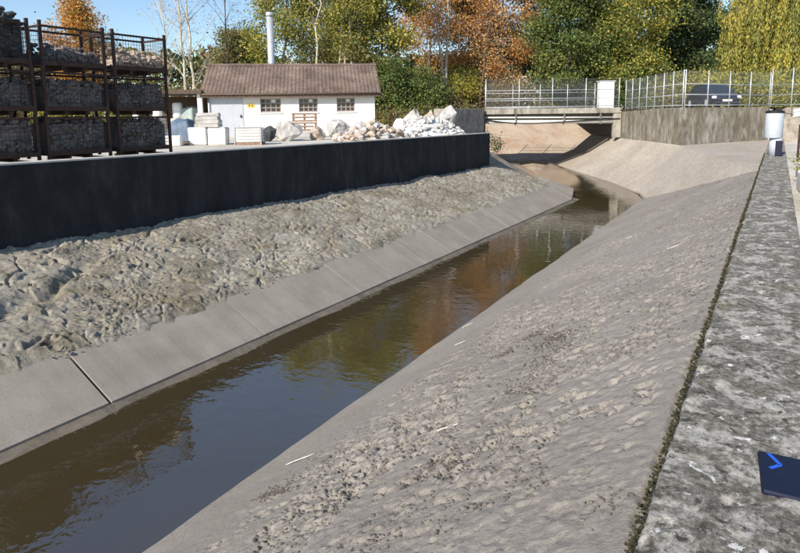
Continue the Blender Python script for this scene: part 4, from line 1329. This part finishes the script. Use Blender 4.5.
T_(80, 66, 'autumn_tree', 'round orange brown tree far behind the stone crates', 13.2, 3.3, 0.3, 5200, 'orange', seed=1, spread=0.6, size=0.24, gz=0.5)
T_(121, 66, 'autumn_tree', 'thin half bare brown tree right of the round orange tree', 10.6, 2.2, 0.3, 500, 'brown', seed=2, spread=0.5, gz=0.5, size=0.2)
T_(197, 49, 'bare_tree', 'tall nearly bare tree with pale limbs above the open shed', 15.5, 4.2, 0.22, 420, 'bare', mat_b='bark_pale', trunk_r=0.2, limbs=24, seed=3, prof='up', size=0.14, sub=7, gz=0.5, stems=2)
T_(172, 50, 'bare_tree', 'slender bare tree left of the tall bare tree', 13.5, 3.0, 0.3, 200, 'bare', mat_b='bark_pale', trunk_r=0.13, limbs=20, seed=4, prof='up', size=0.13, sub=6, gz=0.5, lean=-0.05)
T_(233, 52, 'bare_tree', 'bare grey tree rising left of the steel flue', 14.0, 3.2, 0.3, 350, 'brown', mat_b='bark', trunk_r=0.13, limbs=20, seed=44, prof='up', size=0.14, sub=6, gz=0.5)
T_(243, 62, 'conifer', 'olive green bushy tree behind the left end of the workshop roof', 9.4, 3.0, 0.08, 6500, 'olive', seed=5, spread=0.5, size=0.26, gz=0.5, mat_b='bark_dark', limbs=26)
T_(285, 50, 'autumn_tree', 'sparse yellow green tree right of the steel flue', 15.5, 3.1, 0.18, 5200, 'yellowgreen', seed=6, spread=0.55, size=0.2, prof='up2', gz=0.9)
T_(312, 60, 'autumn_tree', 'thin olive tree with sky showing through above the workshop roof', 17.5, 3.4, 0.25, 3400, 'olive', seed=7, spread=0.7, size=0.22, prof='up2', mat_b='bark_pale', gz=0.9)
T_(335, 49, 'birch', 'pale stemmed tree behind the middle of the workshop roof', 16.0, 2.6, 0.35, 2600, 'yellowgreen', seed=8, spread=0.5, size=0.18, prof='up2', mat_b='bark_pale', trunk_r=0.17, stems=2, gz=0.9)
T_(356, 49, 'birch', 'single pale stemmed tree behind the right end of the workshop roof', 15.0, 2.5, 0.3, 3600, 'olive', seed=9, spread=0.55, size=0.19, prof='up2', mat_b='bark_pale', trunk_r=0.15, gz=0.9)
T_(384, 52, 'autumn_tree', 'tall olive tree left of the orange tree', 17.0, 3.2, 0.1, 7500, 'yellowgreen', seed=10, spread=0.6, size=0.22, prof='up2', gz=0.9)
T_(345, 64, 'autumn_tree', 'dense dark tree filling the back behind the pale stems', 14.0, 4.2, 0.08, 7000, 'olive', seed=45, spread=0.8, size=0.28, prof='up2', gz=0.9, mat_b='bark_dark')
T_(318, 48.5, 'birch', 'slim pale stem left of the pair behind the workshop roof', 16.5, 2.2, 0.42, 900, 'yellowgreen', seed=61, spread=0.5, size=0.18, prof='up2', mat_b='bark_pale', trunk_r=0.13, gz=0.9)
T_(478, 57.5, 'birch', 'leaning pale stem in front of the rust brown tree', 16.5, 2.6, 0.3, 1400, 'rust', seed=62, spread=0.6, size=0.2, mat_b='bark', trunk_r=0.12, lean=0.03)
T_(432, 65, 'autumn_tree', 'broad orange tree above the boulders', 19.0, 4.9, 0.22, 8200, 'orange', seed=11, spread=0.7, size=0.2, mat_b='bark_pale', limbs=22)
T_(448, 58, 'birch', 'slim pale barked tree behind the cobble heap', 17.5, 2.8, 0.4, 900, 'rust', seed=12, spread=0.6, size=0.18, mat_b='bark_pale', trunk_r=0.2, stems=2, gz=1.18)
T_(500, 63, 'autumn_tree', 'rust brown tree behind the left end of the bridge railing', 18.0, 4.4, 0.15, 8200, 'rust', seed=13, spread=0.7, size=0.2, limbs=22)
T_(470, 70, 'autumn_tree', 'dull rust tree standing back between the orange and rust trees', 14.0, 3.8, 0.1, 5000, 'brown', seed=46, spread=0.8, size=0.26)
T_(566, 56, 'green_tree', 'dense rounded green tree behind the middle of the bridge', 13.5, 4.0, 0.08, 12500, 'green', seed=14, spread=0.55, size=0.22, limbs=26, mat_b='bark_dark')
T_(540, 72, 'green_tree', 'tall dark green tree behind the rounded green tree', 22.0, 4.2, 0.15, 7500, 'dark', seed=15, spread=0.8, size=0.3, limbs=24, mat_b='bark_dark')
T_(630, 55, 'autumn_tree', 'yellow and green tree above the white cabinet', 17.0, 4.0, 0.08, 11500, 'yellowgreen', seed=16, spread=0.65, size=0.22, limbs=26)
T_(605, 74, 'green_tree', 'tall green tree filling the back left of the yellow green tree', 22.0, 5.0, 0.1, 8500, 'green', seed=47, spread=0.9, size=0.32, limbs=26, mat_b='bark_dark')
T_(690, 62, 'conifer', 'dark spreading evergreen behind the parked car', 18.0, 4.8, 0.05, 12500, 'dark', seed=17, spread=0.55, size=0.24, limbs=38, prof='cone', mat_b='bark_dark', gz=1.2)
T_(668, 72, 'green_tree', 'tall green tree left of the dark evergreen', 21.0, 4.6, 0.1, 8500, 'green', seed=18, spread=0.8, size=0.3, limbs=24, mat_b='bark_dark')
T_(738, 74, 'green_tree', 'dark tree filling the gap between evergreen and willow', 21.0, 5.0, 0.05, 9000, 'dark', seed=19, spread=0.8, size=0.3, limbs=26, mat_b='bark_dark')
T_(800, 76, 'green_tree', 'dark tree behind the willow at the right edge', 21.0, 5.5, 0.05, 8000, 'dark', seed=20, spread=0.9, size=0.32, limbs=26, mat_b='bark_dark')
T_(20, 80, 'green_tree', 'distant dull tree behind the left end of the stone crates', 7.0, 4.0, 0.1, 4000, 'brown', seed=21, spread=0.8, size=0.3, gz=0.5)

def shrub(name, label, u, dep, gz, w_, h, n, pal, size=0.15, seed=0, group='shrubs behind the yard and the bridge'):
    r_ = np.random.default_rng(seed + 900)
    x, y, _ = F(U(u, dep), dep)
    root = empty(name, (x, y, gz)); tag(root, label, 'shrub', group)
    wood = MB(); T = []
    ns = 16
    for k in range(ns):
        az = r_.uniform(0, 6.28); rr = r_.uniform(0.1, 1.0) * w_ / 2; hh = h * r_.uniform(0.55, 1.0) * (1 - 0.35 * (rr / (w_ / 2)) ** 2)
        p0 = Vector((math.cos(az) * rr * 0.35, math.sin(az) * rr * 0.35, -0.05))
        p1 = p0 + Vector((math.cos(az) * rr * 0.35, math.sin(az) * rr * 0.35, hh * 0.55))
        p2 = Vector((math.cos(az) * rr, math.sin(az) * rr, hh))
        wood.tube([p0, p1, p2], [0.03, 0.02, 0.006], 4, False)
        for j in range(5):
            q = r_.uniform(0.25, 1.0)
            b = p1.lerp(p2, (q - .5) * 2) if q > .5 else p0.lerp(p1, q * 2)
            e_ = b + Vector((r_.normal(), r_.normal(), r_.normal() * .7 + .3)) * 0.22 * w_ / 2
            wood.tube([b, e_], [0.01, 0.003], 3, False); T.append(tuple(e_))
    wood.build('stems', M['bark'], root)
    n = int(n * 2.4); size *= 1.05
    T = np.array(T); cid = r_.integers(0, len(T), n)
    sp = 0.11 * w_
    C_ = T[cid] + r_.normal(size=(n, 3)) * np.array([sp, sp, sp * 0.7]); C_[:, 2] = np.maximum(C_[:, 2], 0.05)
    link('foliage', leaves_mesh('foliage', C_, size, tint_pick(r_, PAL[pal], n, cid, len(T)), seed=seed + 3), M['leaf'], root)
    return root
shrub('shrub', 'brown twiggy shrub behind the open shed', 182, 49, 0.85, 3.6, 3.6, 2200, 'brown', 0.14, 1)
shrub('shrub', 'brown twiggy shrub behind the left corner of the workshop', 215, 49, 0.85, 3.4, 4.4, 2200, 'brown', 0.14, 2)
shrub('shrub', 'dull olive shrub far behind the right column of the stone crates', 140, 48, 0.56, 5.0, 3.4, 2600, 'olive', 0.16, 3)
shrub('shrub', 'yellowish shrub glimpsed through the stone crates', 72, 38, 0.56, 4.0, 2.0, 2400, 'yellowgreen', 0.16, 4)
shrub('shrub', 'dark green shrub beside the right wall of the workshop', 392, 48.5, 0.85, 3.8, 5.2, 6500, 'green', 0.17, 5)
shrub('shrub', 'dark green shrub behind the tall pointed boulder', 420, 48.6, 0.85, 3.6, 4.6, 6500, 'green', 0.17, 6)
shrub('shrub', 'yellow green shrub around the pale stems behind the cobbles', 462, 58, 1.18, 3.8, 5.4, 5200, 'yellowgreen', 0.15, 7)
shrub('shrub', 'brown undergrowth left of the bridge railing', 436, 57.6, 1.18, 5.0, 3.6, 4200, 'brown', 0.15, 8)
shrub('shrub', 'dry brown shrub behind the bridge railing', 500, 58.5, 1.18, 6.0, 3.6, 5200, 'brown', 0.16, 9)
shrub('shrub', 'olive shrub behind the middle of the bridge railing', 560, 58.5, 1.18, 6.0, 3.2, 5200, 'olive', 0.16, 10)
shrub('shrub', 'green shrub behind the white cabinet', 632, 54, 1.735, 5.6, 3.8, 5600, 'green', 0.16, 11)
shrub('shrub', 'yellow green shrub behind the parked car', 700, 46, 1.74, 4.6, 2.5, 5200, 'yellowgreen', 0.14, 12)
shrub('shrub', 'green shrub left of the parked car', 668, 47, 1.74, 3.6, 2.2, 3600, 'olive', 0.14, 13)
shrub('shrub', 'yellow green shrub under the willow', 770, 43, 1.74, 5.0, 1.8, 4600, 'yellowgreen', 0.14, 14)
shrub('shrub', 'dark shrub under the willow at the right edge', 812, 46, 1.74, 4.6, 2.6, 3600, 'dark', 0.15, 15)
shrub('shrub', 'dark dense shrub behind the yellow green one beside the car', 730, 52, 1.74, 5.0, 3.6, 5200, 'dark', 0.17, 16)

def willow():
    r_ = np.random.default_rng(555)
    dep = 49
    x, y, _ = F(U(768, dep), dep)
    root = empty('willow', (x, y, 1.72)); tag(root, 'yellow green weeping willow with hanging strands at the right edge', 'tree', 'trees behind the yard and the bridge')
    wood = MB(); starts = []
    tp = [Vector((0.05 * i * math.sin(i), 0.06 * i, i * 1.7)) for i in range(7)]
    wood.tube(tp, [0.42, 0.34, 0.28, 0.22, 0.17, 0.12, 0.07], 9)
    for k in range(30):
        i = 2 + k % 5
        az = 2.399 * k + r_.uniform(-.3, .3); L = r_.uniform(2.2, 5.0); p = tp[i].copy()
        lp = [p.copy()]
        for s_ in range(6):
            t_ = (s_ + 1) / 6
            el = R(62 - 95 * t_)
            p = p + Vector((math.cos(az) * math.cos(el), math.sin(az) * math.cos(el), math.sin(el))) * L / 6 + Vector((r_.normal(), r_.normal(), 0)) * 0.06
            lp.append(p.copy())
        wood.tube(lp, [0.1, 0.08, 0.065, 0.05, 0.035, 0.025, 0.012], 5, False)
        for s_ in range(14):
            a = r_.uniform(0.25, 1) * 6; ii = min(5, int(a))
            starts.append(lp[ii].lerp(lp[ii + 1], a - ii) + Vector((r_.normal(), r_.normal(), 0)) * 0.3)
    C_ = []; cid = []
    for k, s_ in enumerate(starts):
        L = min(s_.z - r_.uniform(0.8, 2.6), r_.uniform(2.0, 8.0))
        if L < 0.5: continue
        sway = Vector((r_.normal() * 0.05, r_.normal() * 0.05, 0))
        e1 = s_ + Vector((0, 0, -L * 0.5)) + sway * L; e2 = s_ + Vector((0, 0, -L)) + sway * L * 1.4
        wood.tube([s_, e1, e2], [0.012, 0.008, 0.004], 3, False)
        for q in np.linspace(0, 1, int(L * 11)):
            b = s_.lerp(e1, q * 2) if q < .5 else e1.lerp(e2, q * 2 - 1)
            for _j in range(3):
                C_.append((b.x + r_.normal() * 0.1, b.y + r_.normal() * 0.1, b.z + r_.normal() * 0.06)); cid.append(k)
    wood.build('trunk', M['bark'], root)
    C_ = np.array(C_); cid = np.array(cid)
    link('crown', leaves_mesh('crown', C_, 0.24, tint_pick(r_, PAL['willow'], len(C_), cid, len(starts)), 0.32, True, seed=5), M['leaf'], root)
willow()

# weeds
def weed(name, label, loc, h, n, pal, seed, w_=0.25, size=0.06, group=None):
    r_ = np.random.default_rng(seed)
    root = empty(name, loc); tag(root, label, 'plant', group)
    wood = MB(); T = []
    for k in range(9):
        az = r_.uniform(0, 6.28); hh = h * r_.uniform(.5, 1)
        p2 = Vector((math.cos(az) * w_ * r_.uniform(.3, 1), math.sin(az) * w_ * r_.uniform(.3, 1), hh))
        wood.tube([(0, 0, -0.01), p2 * 0.55 + Vector((0, 0, hh * .1)), p2], [0.008, 0.006, 0.002], 3, False)
        T += [tuple(p2), tuple(p2 * .75), tuple(p2 * .5)]
    wood.build('stems', M['bark'], root)
    T = np.array(T); cid = r_.integers(0, len(T), n)
    C_ = T[cid] + r_.normal(size=(n, 3)) * w_ * .25; C_[:, 2] = np.maximum(C_[:, 2], .01)
    link('foliage', leaves_mesh('foliage', C_, size, tint_pick(r_, PAL[pal], n, cid, len(T)), seed=seed), M['leaf'], root)
weed('weed', 'yellow green weed growing beside the coping before the gauge post', (0.62, 16.9, -0.215), 0.75, 500, 'yellowgreen', 3, 0.3, 0.07)
weed('weed', 'dark trailing plant on the bank at the left abutment of the bridge', F(6.4, 39.6, -1.35), 1.5, 380, 'dark', 4, 0.5, 0.12)
weed('weed', 'dry weed at the corner beside the rusty frame', (1.0, 24.0, -0.215), 0.9, 260, 'brown', 5, 0.3, 0.07)

# moss along the coping's edge
def moss():
    r_ = np.random.default_rng(31)
    mb = MB(); pts = []; sz = []
    y = 1.0
    while y < 26:
        if vnoise(np.array([y * 1.7]), np.array([3.0]), 5)[0] > -0.46:
            s_ = r_.uniform(0.005, 0.017) * (1 if y < 8 else 1.7)
            pts.append((CX0 - 0.012 + r_.normal() * 0.009, y, -0.034 + r_.uniform(-.016, .018))); sz.append(s_ * 1.5)
        y += r_.uniform(0.0008, 0.006) * (1 + y * 0.1)
    stones_into(mb, pts, sz, 9)
    mm = flat_mat('dark_moss', (0.045, 0.042, 0.018), 0.95, var=0.6, scale=30, bmp=0.8)
    o = mb.build('moss', mm); tag(o, 'dark moss growing along the left edge of the lichen covered coping', 'moss', kind='stuff')
moss()

# mud crumbs on the right bank, coloured dark to paint in small shadows
def crumbs():
    r_ = np.random.default_rng(77)
    n = 15000
    y = 1.6 + (r_.random(n) ** 1.6) * 21
    d = r_.random(n) ** 0.7
    x = np.array([RWx(v) for v in y]); x = x + (CX0 - x) * (0.18 + 0.8 * d)
    m_ = fbm(x * 1.5, y * 1.0, 4, 9) + 0.25 * fbm(x * 4, y * 3, 2, 29)
    keep = (m_ > -0.02) & (y < 27.0 - (x + 4.8) * 2.0)
    x, y = x[keep], y[keep]
    z = np.array([rb_z(a, b) for a, b in zip(x, y)]) + 0.006 + 0.02 * fbm(x * 1.0, y * 0.7, 4, 33)
    s_ = r_.uniform(0.01, 0.03, len(x)) * (1 + 0.5 * (r_.random(len(x)) < 0.1))
    mb = MB()
    stones_into(mb, np.stack([x, y, z], 1).tolist(), s_.tolist(), 6, 0.5)
    o = mb.build('mud_crumbs', M['clod']); tag(o, 'crumbs of dried mud scattered on the right bank, coloured dark as small shadows', 'mud crumbs', kind='stuff')
crumbs()
def litter():
    r_ = np.random.default_rng(91)
    mm = mat_mud('dark_litter', (0.12, 0.10, 0.078), (0.08, 0.066, 0.05), (0.17, 0.145, 0.115), 6, 30, 0.6)
    for (px, py, rx, ry, k, lab) in ((-3.47, 3.42, 0.10, 0.05, 130, 'small dark litter patch near the water at the front'), (-2.43, 5.98, 0.07, 0.07, 90, 'small round dark litter patch in the middle of the right bank'),
                                (-2.26, 6.42, 0.10, 0.12, 150, 'dark litter patch just above the small round one'), (-1.85, 5.9, 0.14, 0.16, 220, 'broad dark litter patch nearer the coping'),
                                (-1.66, 5.2, 0.16, 0.26, 260, 'long dark litter streak on the upper right bank'), (-1.66, 4.4, 0.15, 0.22, 170, 'loose litter streak in the middle of the right bank'), (-1.72, 3.2, 0.16, 0.14, 170, 'loose dark litter low at the front of the right bank')):
        ax_ = px + r_.normal(size=k) * rx; ay_ = py + r_.normal(size=k) * ry
        az_ = np.array([rb_z(a, b) for a, b in zip(ax_, ay_)]) + 0.006
        mb = MB(); stones_into(mb, np.stack([ax_, ay_, az_], 1).tolist(), r_.uniform(0.012, 0.034, k).tolist(), 6, 0.45)
        o = mb.build('litter_patch', mm); tag(o, lab, 'litter', kind='stuff')
litter()
def clods():
    r_ = np.random.default_rng(78)
    n = 5200
    y = 2.5 + (r_.random(n) ** 1.5) * 23
    x = np.array([KTx(v) for v in y]) - 0.05 - r_.random(n) * 2.6
    m_ = fbm(x * 1.1 + 3, y * 0.9 + 5, 3, 57)
    keep = m_ > 0.0
    x, y = x[keep], y[keep]
    xk = np.array([KTx(v) for v in y]) - 0.1; zk = WZ + 0.4978 * (np.array([LWx(v) for v in y]) - xk)
    z = zk + (wallbase(y) - zk) * (xk - x) / (xk - WALLX) + 0.07
    s_ = r_.uniform(0.02, 0.06, len(x)) * (1 + 0.9 * (r_.random(len(x)) < 0.08))
    mb = MB(); stones_into(mb, np.stack([x, y, z], 1).tolist(), s_.tolist(), 8, 0.6)
    o = mb.build('mud_clods', M['mud']); tag(o, 'loose clods of mud strewn over the left bank', 'mud clods', kind='stuff')
clods()

# pale sticks and scraps on the right bank
def stick(x, y, L, rz, label, r0=0.012, z=0.012):
    z0_ = rb_z(x, y)
    n = 7; pts = []
    for i in range(n):
        t_ = i / (n - 1) - 0.5
        xx, yy_ = x + math.cos(rz) * L * t_ + 0.02 * math.sin(t_ * 9), y + math.sin(rz) * L * t_
        pts.append((xx, yy_, rb_z(xx, yy_) + z))
    mb = MB().tube(pts, [r0 * .5, r0, r0 * 1.1, r0, r0 * .9, r0 * .8, r0 * .4], 6)
    mb.tube([pts[3], tuple(Vector(pts[3]) + Vector((math.cos(rz + .7) * L * .22, math.sin(rz + .7) * L * .22, 0.02)))], [r0 * .6, r0 * .2], 5)
    o = mb.build('stick', M['twig'], smooth=True); tag(o, label, 'stick', 'pale sticks on the right bank')
stick(-3.79, 4.13, 0.34, R(22), 'pale stick lying just above the water, nearest the viewer', 0.0065)
stick(-2.05, 3.93, 0.22, R(15), 'short pale stick in the middle of the right bank', 0.0065)
stick(-3.72, 7.53, 0.2, R(20), 'pale stick below a smaller one at the water edge', 0.0065)
stick(-4.3, 9.0, 0.24, R(35), 'pale stick touching the water edge further upstream', 0.0065)
stick(-1.2, 9.5, 0.2, R(5), 'tiny pale stick high on the right bank near the coping', 0.0065)
stick(-2.6, 13.5, 0.18, R(10), 'pale stick far up the right bank', 0.0065)

def far_wood():
    r_ = np.random.default_rng(12)
    n = 34000
    lat = r_.uniform(-75, 75, n); dep = 88 + r_.normal(size=n) * 3.0
    h = 10.0 + 3.0 * fbm(lat * 0.12, lat * 0 + 2, 3, 4)
    z = 0.8 + h * r_.random(n) ** 0.8
    C_ = np.stack([RX * lat - RY * dep, RY * lat + RX * dep, z], 1)
    cid = ((lat + 75) / 2.5).astype(int)
    pal = PAL['olive'] + PAL['brown'] + PAL['dark']
    o = link('far_wood', leaves_mesh('far_wood', C_, 0.75, tint_pick(r_, pal, n, cid, cid.max() + 1), 0.7, seed=8), M['leaf'])
    tag(o, 'distant wood closing the horizon behind the trees', 'wood', kind='stuff')
far_wood()

def undergrowth():
    r_ = np.random.default_rng(14)
    n = 15000
    lat = r_.uniform(-14, 5.2, n); q = r_.random(n)
    dep = 39.2 + 1.2 * q + r_.normal(size=n) * 0.12
    z = 0.55 + 1.15 * q + r_.random(n) ** 2 * (0.35 + 0.5 * (fbm(lat * 0.9, dep * 0.9, 3, 6) + 0.4))
    C_ = np.stack([RX * lat - RY * dep, RY * lat + RX * dep, z], 1)
    cid = ((lat + 14) * 3).astype(int)
    o = link('undergrowth', leaves_mesh('undergrowth', C_, 0.16, tint_pick(r_, PAL['brown'] + PAL['olive'], n, cid, cid.max() + 1), 0.35, seed=18), M['leaf'])
    tag(o, 'dry brown and olive undergrowth covering the road embankment beside the workshop', 'undergrowth', kind='stuff')
undergrowth()
